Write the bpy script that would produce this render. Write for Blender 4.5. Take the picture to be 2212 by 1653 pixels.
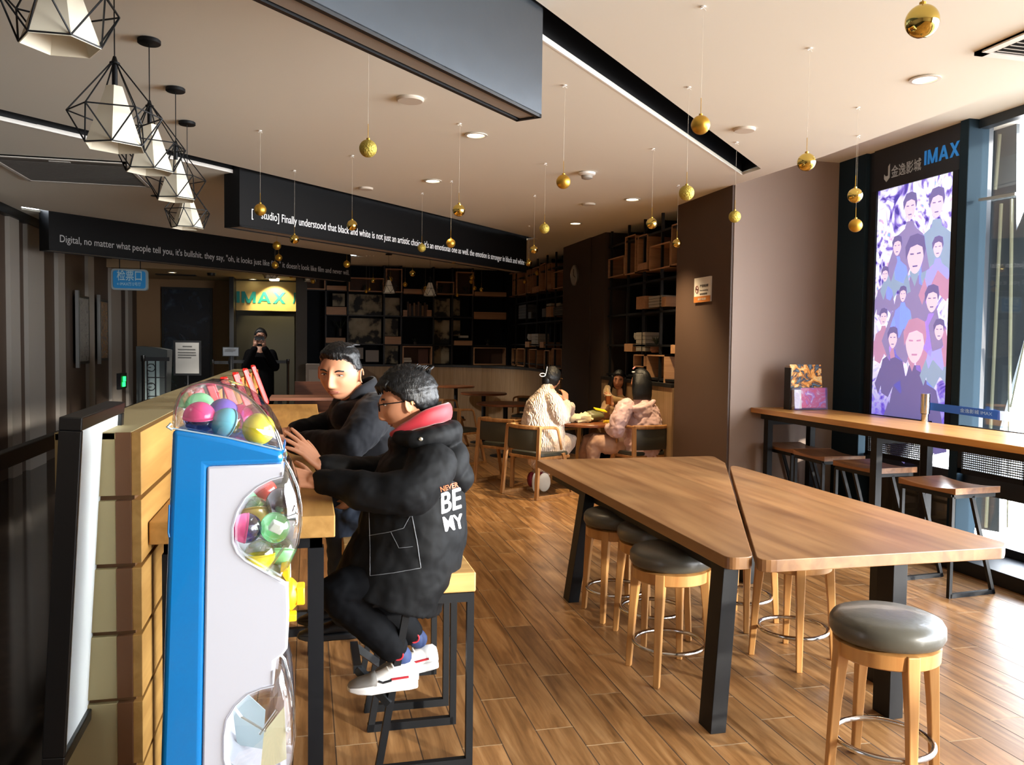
import bpy, bmesh, math, random
from mathutils import Vector, Matrix, Euler, noise
from mathutils.bvhtree import BVHTree
random.seed(7)
S = bpy.context.scene
C = S.collection
for o in list(bpy.data.objects): bpy.data.objects.remove(o)
R = math.radians; PI = math.pi

# ---------------- camera, world, sun, exposure ----------------
FPX, PITCH, ROLL, YAW, CAMH = 1800.0, .0443, -.01234, .2415, 1.6
cp, sp = math.cos(PITCH), math.sin(PITCH)
FW = Vector((math.sin(YAW)*cp, math.cos(YAW)*cp, -sp)); RT = Vector((math.cos(YAW), -math.sin(YAW), 0)); DN = FW.cross(RT)
cr, sr = math.cos(ROLL), math.sin(ROLL)
RT2 = RT*cr + DN*sr; DN2 = DN*cr - RT*sr
CAM = Vector((0, 0, CAMH))
cam = bpy.data.cameras.new('camera'); co = bpy.data.objects.new('camera', cam); C.objects.link(co)
co.matrix_world = Matrix(((RT2.x, -DN2.x, -FW.x, 0), (RT2.y, -DN2.y, -FW.y, 0), (RT2.z, -DN2.z, -FW.z, CAMH), (0, 0, 0, 1)))
cam.sensor_fit = 'HORIZONTAL'; cam.sensor_width = 36; cam.lens = FPX/2212*36; cam.clip_start = .05; cam.clip_end = 200
S.camera = co
S.view_settings.view_transform = 'Standard'; S.view_settings.look = 'None'; S.view_settings.gamma = 1
S.view_settings.use_curve_mapping = False
S.view_settings.exposure = 0.5
wd = bpy.data.worlds.new('sky'); S.world = wd; wd.use_nodes = True
bg = wd.node_tree.nodes['Background']; bg.inputs[0].default_value = (.86, .93, 1, 1); bg.inputs[1].default_value = 24
tcw = wd.node_tree.nodes.new('ShaderNodeTexCoord'); sxw = wd.node_tree.nodes.new('ShaderNodeSeparateXYZ'); rw = wd.node_tree.nodes.new('ShaderNodeValToRGB')
wd.node_tree.links.new(tcw.outputs['Generated'], sxw.inputs[0]); mrw = wd.node_tree.nodes.new('ShaderNodeMapRange'); mrw.inputs[1].default_value = -1; mrw.inputs[2].default_value = 1; wd.node_tree.links.new(sxw.outputs[2], mrw.inputs[0]); wd.node_tree.links.new(mrw.outputs[0], rw.inputs[0])
rw.color_ramp.elements[0].color = (.06, .06, .06, 1); rw.color_ramp.elements[1].color = (.22, .26, .32, 1)
for ps_, c_ in ((.33, (.10, .10, .10, 1)), (.41, (.70, .70, .70, 1)), (.48, (.92, .94, .96, 1)), (.60, (.88, .94, 1, 1)), (.75, (.42, .47, .55, 1))): e_ = rw.color_ramp.elements.new(ps_); e_.color = c_
wd.node_tree.links.new(rw.outputs[0], bg.inputs[0])
sun = bpy.data.lights.new('sun', 'SUN'); sun.energy = 7.5; sun.angle = R(2.5); sun.color = (1, .93, .82)
so = bpy.data.objects.new('sun', sun); C.objects.link(so)
SAZ, SEL = R(-55), R(10.5)          # the sun stands to the right, a little behind the camera, low
sd = Vector((math.cos(SAZ)*math.cos(SEL), math.sin(SAZ)*math.cos(SEL), math.sin(SEL)))
so.rotation_euler = sd.to_track_quat('Z', 'Y').to_euler(); so.location = sd*20
pl = bpy.data.lights.new('window_portal', 'AREA'); pl.shape = 'RECTANGLE'; pl.size = 3.2; pl.size_y = 9.6; pl.cycles.is_portal = True
po = bpy.data.objects.new('window_portal', pl); C.objects.link(po); po.location = (5.3, .7, 1.7); po.rotation_euler = (0, R(90), 0)

# ---------------- helpers ----------------
def ray(px, py): return RT2*((px-1106)/FPX) + DN2*((py-826.5)/FPX) + FW
def PY(px, py, y): d = ray(px, py); return CAM + d*(y/d.y)      # a point of the photo taken at world depth y
def PX(px, py, x): d = ray(px, py); return CAM + d*(x/d.x)
def PZ(px, py, z): d = ray(px, py); return CAM + d*((z-CAMH)/d.z)
def PD(px, py, t): return CAM + ray(px, py)*t
def lin(h):
    h = h.lstrip('#'); v = [int(h[i:i+2], 16)/255 for i in (0, 2, 4)]
    return tuple(c/12.92 if c <= .04045 else ((c+.055)/1.055)**2.4 for c in v) + (1,)
MATS = {}
def mat(name, col='#808080', rough=.6, metal=0, spec=.5, emit=None, es=0, bump=0, bscale=50, var=0, vscale=5, trans=0, ior=1.45, coat=0, sheen=0):
    if name in MATS: return MATS[name]
    m = bpy.data.materials.new(name); m.use_nodes = True; n = m.node_tree.nodes; l = m.node_tree.links
    b = n['Principled BSDF']; c = lin(col) if isinstance(col, str) else col
    b.inputs['Base Color'].default_value = c; b.inputs['Roughness'].default_value = rough; b.inputs['Metallic'].default_value = metal
    b.inputs['Specular IOR Level'].default_value = spec; b.inputs['IOR'].default_value = ior
    b.inputs['Transmission Weight'].default_value = trans; b.inputs['Coat Weight'].default_value = coat; b.inputs['Sheen Weight'].default_value = sheen
    if emit: b.inputs['Emission Color'].default_value = lin(emit); b.inputs['Emission Strength'].default_value = es
    tc = None
    if bump or var:
        tc = n.new('ShaderNodeTexCoord')
    if var:
        t = n.new('ShaderNodeTexNoise'); t.inputs['Scale'].default_value = vscale; t.inputs['Detail'].default_value = 5
        l.new(tc.outputs['Object'], t.inputs['Vector'])
        mx = n.new('ShaderNodeMix'); mx.data_type = 'RGBA'
        mx.inputs[6].default_value = tuple(x*(1-var) for x in c[:3])+(1,); mx.inputs[7].default_value = tuple(min(1, x*(1+var)) for x in c[:3])+(1,)
        l.new(t.outputs['Fac'], mx.inputs[0]); l.new(mx.outputs[2], b.inputs['Base Color'])
    if bump:
        t = n.new('ShaderNodeTexNoise'); t.inputs['Scale'].default_value = bscale; t.inputs['Detail'].default_value = 3
        l.new(tc.outputs['Object'], t.inputs['Vector'])
        bp = n.new('ShaderNodeBump'); bp.inputs['Strength'].default_value = bump; bp.inputs['Distance'].default_value = .01
        l.new(t.outputs['Fac'], bp.inputs['Height']); l.new(bp.outputs[0], b.inputs['Normal'])
    MATS[name] = m; return m
def glass(name, col='#ffffff', rough=.02, alpha=.12, spec=.5):
    """thin clear plastic or glass: mostly see-through with a glossy coat"""
    if name in MATS: return MATS[name]
    m = bpy.data.materials.new(name); m.use_nodes = True; n = m.node_tree.nodes; l = m.node_tree.links
    n.remove(n['Principled BSDF']); out = n['Material Output']
    tr = n.new('ShaderNodeBsdfTransparent'); tr.inputs[0].default_value = lin(col)
    gl = n.new('ShaderNodeBsdfGlossy'); gl.inputs['Roughness'].default_value = rough; gl.inputs[0].default_value = (1, 1, 1, 1)
    lw = n.new('ShaderNodeLayerWeight'); lw.inputs[0].default_value = .28
    mp = n.new('ShaderNodeMapRange'); mp.inputs[3].default_value = alpha*.6; mp.inputs[4].default_value = min(.9, alpha*6)
    l.new(lw.outputs['Facing'], mp.inputs[0])
    mx = n.new('ShaderNodeMixShader'); l.new(mp.outputs[0], mx.inputs[0]); l.new(tr.outputs[0], mx.inputs[1]); l.new(gl.outputs[0], mx.inputs[2])
    l.new(mx.outputs[0], out.inputs[0]); MATS[name] = m; return m
def wood(name, c1, c2, axis='Y', rough=.45, scale=1.0, spec=.4, plank=0, bump=.05, c3=None):
    """straight-grained wood; plank>0 adds boards of that width across the grain"""
    if name in MATS: return MATS[name]
    m = bpy.data.materials.new(name); m.use_nodes = True; n = m.node_tree.nodes; l = m.node_tree.links
    b = n['Principled BSDF']; b.inputs['Roughness'].default_value = rough; b.inputs['Specular IOR Level'].default_value = spec
    tc = n.new('ShaderNodeTexCoord'); mp = n.new('ShaderNodeMapping')
    k = {'X': (1.2, 16, 16), 'Y': (16, 1.2, 16), 'Z': (16, 16, 1.2)}[axis]
    mp.inputs['Scale'].default_value = [v*scale for v in k]
    l.new(tc.outputs['Object'], mp.inputs[0])
    src = mp.outputs[0]
    t = n.new('ShaderNodeTexNoise'); t.inputs['Scale'].default_value = 1.6; t.inputs['Detail'].default_value = 7; t.inputs['Distortion'].default_value = .6
    l.new(src, t.inputs['Vector'])
    cr_ = n.new('ShaderNodeValToRGB'); cr_.color_ramp.elements[0].position = .3; cr_.color_ramp.elements[1].position = .72
    cr_.color_ramp.elements[0].color = lin(c1); cr_.color_ramp.elements[1].color = lin(c2)
    l.new(t.outputs['Fac'], cr_.inputs[0]); colo = cr_.outputs[0]
    if plank:
        sx = n.new('ShaderNodeSeparateXYZ'); l.new(tc.outputs['Object'], sx.inputs[0])
        dv = n.new('ShaderNodeMath'); dv.operation = 'DIVIDE'; dv.inputs[1].default_value = plank
        l.new(sx.outputs[0 if axis == 'Y' else 1], dv.inputs[0])
        fl = n.new('ShaderNodeMath'); fl.operation = 'FLOOR'; l.new(dv.outputs[0], fl.inputs[0])
        wn = n.new('ShaderNodeTexWhiteNoise'); wn.noise_dimensions = '1D'; l.new(fl.outputs[0], wn.inputs['W'])
        mr = n.new('ShaderNodeMapRange'); mr.inputs[3].default_value = .80; mr.inputs[4].default_value = 1.1; l.new(wn.outputs['Value'], mr.inputs[0])
        vm = n.new('ShaderNodeVectorMath'); vm.operation = 'SCALE'; l.new(colo, vm.inputs[0]); l.new(mr.outputs[0], vm.inputs['Scale']); colo = vm.outputs[0]
    l.new(colo, b.inputs['Base Color'])
    bp = n.new('ShaderNodeBump'); bp.inputs['Strength'].default_value = bump; bp.inputs['Distance'].default_value = .005
    l.new(t.outputs['Fac'], bp.inputs['Height']); l.new(bp.outputs[0], b.inputs['Normal'])
    MATS[name] = m; return m

def tag(o, label=None, cat=None, group=None, kind=None):
    if label: o['label'] = label
    if cat: o['category'] = cat
    if group: o['group'] = group
    if kind: o['kind'] = kind
    return o
def thing(name, label, cat, loc=(0, 0, 0), rz=0, group=None):
    o = bpy.data.objects.new(name, None); C.objects.link(o); o.empty_display_size = .1
    o.location = loc; o.rotation_euler = (0, 0, rz); return tag(o, label, cat, group)
def dup(src, loc=None, rz=None, label=None, group=None, parent=None, sc=None):
    o = src.copy(); C.objects.link(o)
    if parent: o.parent = parent
    else:
        if loc is not None: o.location = loc
        if rz is not None: o.rotation_euler[2] = rz
        if label: o['label'] = label
        if group: o['group'] = group
        if sc: o.scale = (sc, sc, sc)
    for ch in list(src.children): dup(ch, parent=o)
    return o
class MB:
    def __init__(s): s.v = []; s.f = []
    def add(s, vs, fs):
        b = len(s.v); s.v += [Vector(v) for v in vs]; s.f += [tuple(i+b for i in f) for f in fs]; return s
    def box(s, x0, x1, y0, y1, z0, z1):
        vs = [(x, y, z) for z in (z0, z1) for x, y in ((x0, y0), (x1, y0), (x1, y1), (x0, y1))]
        return s.add(vs, [(3, 2, 1, 0), (4, 5, 6, 7), (0, 1, 5, 4), (1, 2, 6, 5), (2, 3, 7, 6), (3, 0, 4, 7)])
    def cbox(s, c, sz, rot=None):
        q = MB().box(-sz[0]/2, sz[0]/2, -sz[1]/2, sz[1]/2, -sz[2]/2, sz[2]/2)
        M = Euler(rot).to_matrix() if rot is not None and not isinstance(rot, Matrix) else (rot or Matrix.Identity(3))
        return s.add([M@v + Vector(c) for v in q.v], q.f)
    def bar(s, p, q, w, h=None, up=(0, 0, 1)):
        p, q = Vector(p), Vector(q); h = h or w; d = (q-p).normalized(); u = Vector(up)
        if abs(d.dot(u)) > .99: u = Vector((1, 0, 0))
        a = d.cross(u).normalized(); b = a.cross(d)
        vs = [P_ + a*sx*w/2 + b*sy*h/2 for P_ in (p, q) for sx, sy in ((-1, -1), (1, -1), (1, 1), (-1, 1))]
        return s.add(vs, [(0, 3, 2, 1), (4, 5, 6, 7), (0, 1, 5, 4), (1, 2, 6, 5), (2, 3, 7, 6), (3, 0, 4, 7)][::-1] and [(3, 2, 1, 0)[::-1], (4, 5, 6, 7)[::-1], (0, 1, 5, 4)[::-1], (1, 2, 6, 5)[::-1], (2, 3, 7, 6)[::-1], (3, 0, 4, 7)[::-1]])
    def prism(s, poly, fn0, fn1):
        n = len(poly); a = [fn0(p) for p in poly]; b = [fn1(p) for p in poly]
        return s.add(a+b, [tuple(range(n))[::-1], tuple(range(n, 2*n))] + [(i, (i+1) % n, n+(i+1) % n, n+i) for i in range(n)])
    def lathe(s, prof, c=(0, 0, 0), n=24, M=None, caps=True):
        c = Vector(c); vs = []; fs = []; M = M or Matrix.Identity(3)
        for r, z in prof:
            for i in range(n):
                a = 2*PI*i/n; vs.append(c + M@Vector((r*math.cos(a), r*math.sin(a), z)))
        for j in range(len(prof)-1):
            for i in range(n): fs.append((j*n+i, j*n+(i+1) % n, (j+1)*n+(i+1) % n, (j+1)*n+i))
        if caps:
            fs.append(tuple(range(n))[::-1]); fs.append(tuple(range((len(prof)-1)*n, len(prof)*n)))
        return s.add(vs, fs)
    def ball(s, c, r, nu=20, nv=12, M=None):
        if not hasattr(r, '__len__'): r = (r, r, r)
        c = Vector(c); M = M or Matrix.Identity(3); vs = []; fs = []
        for j in range(1, nv):
            t = PI*j/nv
            for i in range(nu):
                a = 2*PI*i/nu; vs.append(c + M@Vector((r[0]*math.sin(t)*math.cos(a), r[1]*math.sin(t)*math.sin(a), r[2]*math.cos(t))))
        top = len(vs); vs.append(c + M@Vector((0, 0, r[2]))); vs.append(c - M@Vector((0, 0, r[2])))
        for j in range(nv-2):
            for i in range(nu): fs.append((j*nu+i, (j+1)*nu+i, (j+1)*nu+(i+1) % nu, j*nu+(i+1) % nu))
        for i in range(nu): fs.append((top, i, (i+1) % nu)); fs.append((top+1, (nv-2)*nu+(i+1) % nu, (nv-2)*nu+i))
        return s.add(vs, fs)
    def tube(s, pts, rad, n=10, closed=False, ref=None, caps=True, rnd=False, sub=1):
        """swept tube; rad is a radius or a list of radii or (ra, rb) pairs, ra along ref"""
        pts = [Vector(p) for p in pts]; k = len(pts)
        rad = list(rad) if hasattr(rad, '__len__') else [rad]*k
        rad = [r if hasattr(r, '__len__') else (r, r) for r in rad]
        if sub > 1:
            P2, R2 = [], []
            m = k if closed else k-1
            for i in range(m):
                p0 = pts[(i-1) % k] if closed or i > 0 else pts[0]; p1 = pts[i]; p2 = pts[(i+1) % k]
                p3 = pts[(i+2) % k] if closed or i+2 < k else pts[-1]
                for j in range(sub):
                    t = j/sub; P2.append(.5*((2*p1) + (p2-p0)*t + (2*p0-5*p1+4*p2-p3)*t*t + (3*p1-p0-3*p2+p3)*t**3))
                    ra, rb = rad[i], rad[(i+1) % k]; tt = t*t*(3-2*t); R2.append((ra[0]+(rb[0]-ra[0])*tt, ra[1]+(rb[1]-ra[1])*tt))
            if not closed: P2.append(pts[-1]); R2.append(rad[-1])
            pts, rad = P2, R2; k = len(pts)
        if rnd and not closed:            # hemispherical ends
            d0 = (pts[0]-pts[1]).normalized(); d1 = (pts[-1]-pts[-2]).normalized(); r0, r1 = rad[0], rad[-1]
            e0 = min(r0); e1 = min(r1); hs = (.95, .8, .5)
            pre = [(pts[0]+d0*e0*h, (r0[0]*math.sqrt(1-h*h), r0[1]*math.sqrt(1-h*h))) for h in hs]
            post = [(pts[-1]+d1*e1*h, (r1[0]*math.sqrt(1-h*h), r1[1]*math.sqrt(1-h*h))) for h in hs[::-1]]
            pts = [p for p, _ in pre]+pts+[p for p, _ in post]; rad = [r for _, r in pre]+rad+[r for _, r in post]; k = len(pts)
        vs = []; fs = []; prev = None
        for i in range(k):
            if closed: d = pts[(i+1) % k]-pts[i-1]
            else: d = pts[min(i+1, k-1)]-pts[max(i-1, 0)]
            d.normalize()
            u = Vector(ref) if ref else (prev if prev else (Vector((0, 0, 1)) if abs(d.z) < .9 else Vector((1, 0, 0))))
            a = u - d*u.dot(d)
            if a.length < 1e-4: a = d.orthogonal()
            a.normalize(); prev = a; b = d.cross(a)
            for j in range(n):
                t = 2*PI*j/n; vs.append(pts[i] + a*rad[i][0]*math.cos(t) + b*rad[i][1]*math.sin(t))
        for i in range(k if closed else k-1):
            for j in range(n): fs.append((i*n+j, i*n+(j+1) % n, ((i+1) % k)*n+(j+1) % n, ((i+1) % k)*n+j))
        if caps and not closed: fs.append(tuple(range(n))[::-1]); fs.append(tuple(range((k-1)*n, k*n)))
        return s.add(vs, fs)
    def grid(s, nu, nv, fn, closed_u=False):
        vs = [fn(i/(nu-1 if not closed_u else nu), j/(nv-1)) for j in range(nv) for i in range(nu)]
        fs = []
        for j in range(nv-1):
            for i in range(nu if closed_u else nu-1): fs.append((j*nu+i, j*nu+(i+1) % nu, (j+1)*nu+(i+1) % nu, (j+1)*nu+i))
        return s.add(vs, fs)
    def merge(s, o): return s.add(o.v, o.f)
    def build(s, name, m, parent=None, smooth=False, bevel=0, world=False, remesh=0, sm=0, disp=None, seg=2, solid=0):
        me = bpy.data.meshes.new(name); vs = s.v
        if world and parent is not None:
            Mi = (Matrix.Translation(parent.location) @ parent.rotation_euler.to_matrix().to_4x4()).inverted(); vs = [Mi@v for v in vs]
        me.from_pydata([tuple(v) for v in vs], [], s.f); me.materials.append(m)
        bm = bmesh.new(); bm.from_mesh(me)
        if not solid: bmesh.ops.recalc_face_normals(bm, faces=bm.faces)
        bm.to_mesh(me); bm.free()
        o = bpy.data.objects.new(name, me); C.objects.link(o)
        if parent is not None: o.parent = parent
        if solid: md = o.modifiers.new('t', 'SOLIDIFY'); md.thickness = solid; md.offset = 0
        if remesh: md = o.modifiers.new('r', 'REMESH'); md.mode = 'VOXEL'; md.voxel_size = remesh; md.use_smooth_shade = True
        if sm: md = o.modifiers.new('s', 'SMOOTH'); md.iterations = sm; md.factor = .5
        if disp:
            for k, (st, sz) in enumerate(disp):
                tx = bpy.data.textures.new(name, 'CLOUDS'); tx.noise_scale = sz; tx.noise_depth = 2
                md = o.modifiers.new('d', 'DISPLACE'); md.texture = tx; md.strength = st; md.mid_level = .5; md.texture_coords = 'LOCAL'
        if remesh or disp or solid:
            dg = bpy.context.evaluated_depsgraph_get(); m2 = bpy.data.meshes.new_from_object(o.evaluated_get(dg)); o.modifiers.clear(); o.data = m2
        if bevel:
            md = o.modifiers.new('b', 'BEVEL'); md.width = bevel; md.segments = seg; md.limit_method = 'ANGLE'; md.angle_limit = R(35)
            if smooth is False: pass
        if smooth:
            for p in o.data.polygons: p.use_smooth = True
            if smooth != 'full':
                o.data.set_sharp_from_angle(angle=R(42))
        return o
def block_letters(name, word, m, o, ux, uy, w, h, parent, depth=.01, th=.24):
    """heavy sans capitals I M A X built from strokes"""
    W = {'I': .26, 'M': 1.15, 'A': 1.1, 'X': 1.05}; tot = sum(W[c] for c in word)+.14*(len(word)-1); k = w/tot; x = 0
    ux = Vector(ux).normalized(); uy = Vector(uy).normalized(); nn = ux.cross(uy); o = Vector(o); res = None
    for c in word:
        f = MB(); q = []; a = W[c]; t = th
        if c == 'I': q = [[(0, 0), (a, 0), (a, 1), (0, 1)]]
        if c == 'M': q = [[(0, 0), (t, 0), (t, 1), (0, 1)], [(a-t, 0), (a, 0), (a, 1), (a-t, 1)], [(0, 1), (a/2-t*.45, 0), (a/2+t*.45, 0), (t*1.1, 1)], [(a-t*1.1, 1), (a/2-t*.45, 0), (a/2+t*.45, 0), (a, 1)]]
        if c == 'A': q = [[(0, 0), (t*1.1, 0), (a/2+t*.5, 1), (a/2-t*.5, 1)], [(a-t*1.1, 0), (a, 0), (a/2+t*.5, 1), (a/2-t*.5, 1)], [(a*.25, .2), (a*.75, .2), (a*.68, .4), (a*.32, .4)]]
        if c == 'X': q = [[(0, 0), (t*1.2, 0), (a, 1), (a-t*1.2, 1)], [(a-t*1.2, 0), (a, 0), (t*1.2, 1), (0, 1)]]
        for i, p in enumerate(q):
            pts = [o+ux*(x+u)*k+uy*v*h for u, v in p]; d = depth*(1+.04*i); f.add([v for v in pts]+[v+nn*d for v in pts], [(3, 2, 1, 0), (4, 5, 6, 7), (0, 1, 5, 4), (1, 2, 6, 5), (2, 3, 7, 6), (3, 0, 4, 7)])
        f.build(name, m, parent, world=True); x += a+.14
def struct(name, mb, m, **k):
    o = mb.build(name, m, **k); o['kind'] = 'structure'; return o
def single(name, mb, m, label, cat, group=None, **k):
    """a one-mesh thing, its origin moved to its base"""
    c = sum((v for v in mb.v), Vector())/len(mb.v); z = min(v.z for v in mb.v); c = Vector((c.x, c.y, z))
    mb.v = [v-c for v in mb.v]; o = mb.build(name, m, **k); o.location = c
    return tag(o, label, cat, group)
def text(name, body, m, o, ux, uy, w=None, h=None, parent=None, depth=.002, bold=0, spacing=1.0, world=True, shear=0):
    """lettering: lower-left corner o, baseline direction ux, up direction uy; scaled to width w and/or height h"""
    cu = bpy.data.curves.new(name, 'FONT'); cu.body = body; cu.size = 1; cu.extrude = 0; cu.offset = bold; cu.space_character = spacing; cu.shear = shear
    cu.resolution_u = 3
    t = bpy.data.objects.new(name, cu); C.objects.link(t)
    dg = bpy.context.evaluated_depsgraph_get(); me = bpy.data.meshes.new_from_object(t.evaluated_get(dg)); bpy.data.objects.remove(t)
    xs = [v.co.x for v in me.vertices]; ys = [v.co.y for v in me.vertices]
    x0, x1, y0, y1 = min(xs), max(xs), min(ys), max(ys)
    sx = w/(x1-x0) if w else None; sy = h/(y1-y0) if h else None
    sx = sx or sy; sy = sy or sx
    ux = Vector(ux).normalized(); uy = Vector(uy).normalized(); nn = ux.cross(uy); o = Vector(o)
    mb = MB(); mb.v = [o + ux*(v.co.x-x0)*sx + uy*(v.co.y-y0)*sy + nn*.0 for v in me.vertices]
    mb.f = [tuple(p.vertices) for p in me.polygons]
    n = len(mb.v); top = [v+nn*depth for v in mb.v]; mb.v = mb.v+top; mb.f = [f[::-1] for f in mb.f]+[tuple(i+n for i in f) for f in mb.f]
    ob = mb.build(name, m, parent, world=world)
    return ob
# ---------------- the setting ----------------
def floor_mat():
    m = bpy.data.materials.new('plank_tiles'); m.use_nodes = True; n = m.node_tree.nodes; l = m.node_tree.links; b = n['Principled BSDF']
    tc = n.new('ShaderNodeTexCoord'); sx = n.new('ShaderNodeSeparateXYZ'); l.new(tc.outputs['Object'], sx.inputs[0])
    def M(op, a, b_=None, c=None):
        q = n.new('ShaderNodeMath'); q.operation = op
        for i, v in enumerate((a, b_, c)):
            if v is None: continue
            if isinstance(v, (int, float)): q.inputs[i].default_value = v
            else: l.new(v, q.inputs[i])
        return q.outputs[0]
    W, L = .163, .72
    u = M('DIVIDE', M('ADD', sx.outputs[0], 20*W-.112), W); ci = M('FLOOR', u); fu = M('SUBTRACT', u, ci)
    wn = n.new('ShaderNodeTexWhiteNoise'); wn.noise_dimensions = '1D'; l.new(ci, wn.inputs['W'])
    v = M('ADD', M('DIVIDE', sx.outputs[1], L), M('ADD', M('MULTIPLY', wn.outputs['Value'], .25), M('MULTIPLY', ci, .37))); ri = M('FLOOR', v); fv = M('SUBTRACT', v, ri)
    du = M('MULTIPLY', M('MINIMUM', fu, M('SUBTRACT', 1, fu)), W); dv = M('MULTIPLY', M('MINIMUM', fv, M('SUBTRACT', 1, fv)), L)
    ed = M('MINIMUM', du, dv); gr = M('LESS_THAN', ed, .0026)
    cb = n.new('ShaderNodeCombineXYZ'); l.new(ci, cb.inputs[0]); l.new(ri, cb.inputs[1])
    w2 = n.new('ShaderNodeTexWhiteNoise'); w2.noise_dimensions = '2D'; l.new(cb.outputs[0], w2.inputs['Vector'])
    # grain: noise stretched along the board, shifted per board
    c2 = n.new('ShaderNodeCombineXYZ'); l.new(M('ADD', M('MULTIPLY', sx.outputs[0], 17), M('MULTIPLY', w2.outputs['Value'], 90)), c2.inputs[0]); l.new(M('MULTIPLY', sx.outputs[1], 1.3), c2.inputs[1]); l.new(M('MULTIPLY', w2.outputs['Value'], 40), c2.inputs[2])
    t = n.new('ShaderNodeTexNoise'); t.inputs['Scale'].default_value = 1.3; t.inputs['Detail'].default_value = 8; t.inputs['Roughness'].default_value = .62; t.inputs['Distortion'].default_value = .5; l.new(c2.outputs[0], t.inputs['Vector'])
    cr_ = n.new('ShaderNodeValToRGB'); e = cr_.color_ramp.elements; e[0].position = .33; e[0].color = lin('#74502d'); e[1].position = .68; e[1].color = lin('#bb9060')
    q = e.new(.5); q.color = lin('#9c7145'); l.new(t.outputs['Fac'], cr_.inputs[0])
    mr = n.new('ShaderNodeMapRange'); mr.inputs[3].default_value = .72; mr.inputs[4].default_value = 1.1; l.new(w2.outputs['Value'], mr.inputs[0])
    vm = n.new('ShaderNodeVectorMath'); vm.operation = 'SCALE'; l.new(cr_.outputs[0], vm.inputs[0]); l.new(mr.outputs[0], vm.inputs['Scale'])
    mx = n.new('ShaderNodeMix'); mx.data_type = 'RGBA'; l.new(gr, mx.inputs[0]); l.new(vm.outputs[0], mx.inputs[6]); gm = n.new('ShaderNodeMix'); gm.data_type = 'RGBA'; l.new(M('LESS_THAN', dv, .0026), gm.inputs[0]); gm.inputs[6].default_value = lin('#46331f'); gm.inputs[7].default_value = lin('#b59c78'); l.new(gm.outputs[2], mx.inputs[7])
    l.new(mx.outputs[2], b.inputs['Base Color'])
    r = M('ADD', .29, M('MULTIPLY', gr, .5)); l.new(r, b.inputs['Roughness']); b.inputs['Specular IOR Level'].default_value = .5
    bp = n.new('ShaderNodeBump'); bp.inputs['Strength'].default_value = .25; bp.inputs['Distance'].default_value = .002
    l.new(M('SUBTRACT', M('MULTIPLY', t.outputs['Fac'], .3), gr), bp.inputs['Height']); l.new(bp.outputs[0], b.inputs['Normal'])
    return m
def ceiling_mat():
    m = mat('ceiling_paint', '#e5e2d5', .75, spec=.3, bump=.06, bscale=1.6); return m
def marble_mat():
    m = bpy.data.materials.new('dark_marble'); m.use_nodes = True; n = m.node_tree.nodes; l = m.node_tree.links; b = n['Principled BSDF']
    tc = n.new('ShaderNodeTexCoord'); t = n.new('ShaderNodeTexNoise'); t.inputs['Scale'].default_value = 1.7; t.inputs['Detail'].default_value = 8; t.inputs['Distortion'].default_value = 2
    l.new(tc.outputs['Object'], t.inputs['Vector']); cr_ = n.new('ShaderNodeValToRGB'); e = cr_.color_ramp.elements
    e[0].position = .47; e[0].color = lin('#1a1714'); e[1].position = .53; e[1].color = lin('#1c1915'); q = e.new(.5); q.color = lin('#3a342c')
    l.new(t.outputs['Fac'], cr_.inputs[0])
    br = n.new('ShaderNodeTexBrick'); br.offset = 0; br.inputs['Scale'].default_value = 1; br.inputs['Brick Width'].default_value = .8; br.inputs['Row Height'].default_value = .8; br.inputs['Mortar Size'].default_value = .003
    br.inputs['Color1'].default_value = br.inputs['Color2'].default_value = (1, 1, 1, 1); br.inputs['Mortar'].default_value = (.25, .22, .2, 1)
    l.new(tc.outputs['Object'], br.inputs['Vector'])
    mx = n.new('ShaderNodeMix'); mx.data_type = 'RGBA'; mx.blend_type = 'MULTIPLY'; mx.inputs[0].default_value = 1; l.new(cr_.outputs[0], mx.inputs[6]); l.new(br.outputs[0], mx.inputs[7])
    l.new(mx.outputs[2], b.inputs['Base Color']); b.inputs['Roughness'].default_value = .09; b.inputs['Specular IOR Level'].default_value = .6
    return m
CEIL = 3.1
BLK = mat('black_paint', '#0e1013', .45)
BLKM = mat('black_metal', '#0f1114', .5, spec=.3)
BEAMM = mat('beam_black', '#0a0b0d', .6, spec=.3)
BEAM3 = mat('banner_gloss', '#545b63', .3, metal=.9, bump=.15, bscale=9)
WHITE = mat('white_paint', '#e8e6e0', .5)
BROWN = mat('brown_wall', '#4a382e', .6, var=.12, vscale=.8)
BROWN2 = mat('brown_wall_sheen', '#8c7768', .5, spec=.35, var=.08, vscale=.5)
NAVY = mat('niche_dark', '#0a0d14', .7, spec=.2)
STL = mat('steel_blue_frame', '#1d2a33', .8, spec=.08)
LWOOD = wood('light_wainscot', '#7d6344', '#94795a', 'Z', .5, plank=0)
SHELFW = wood('shelf_wood', '#8f6a4c', '#a98260', 'X', .5)

f = MB().box(-.78, 5.1, -5, 18.5, -.1, 0); struct('floor', f, floor_mat())
f = MB().box(-3.5, -.78, -5, 18.5, -.1, 0); struct('floor', f, marble_mat())
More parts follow.
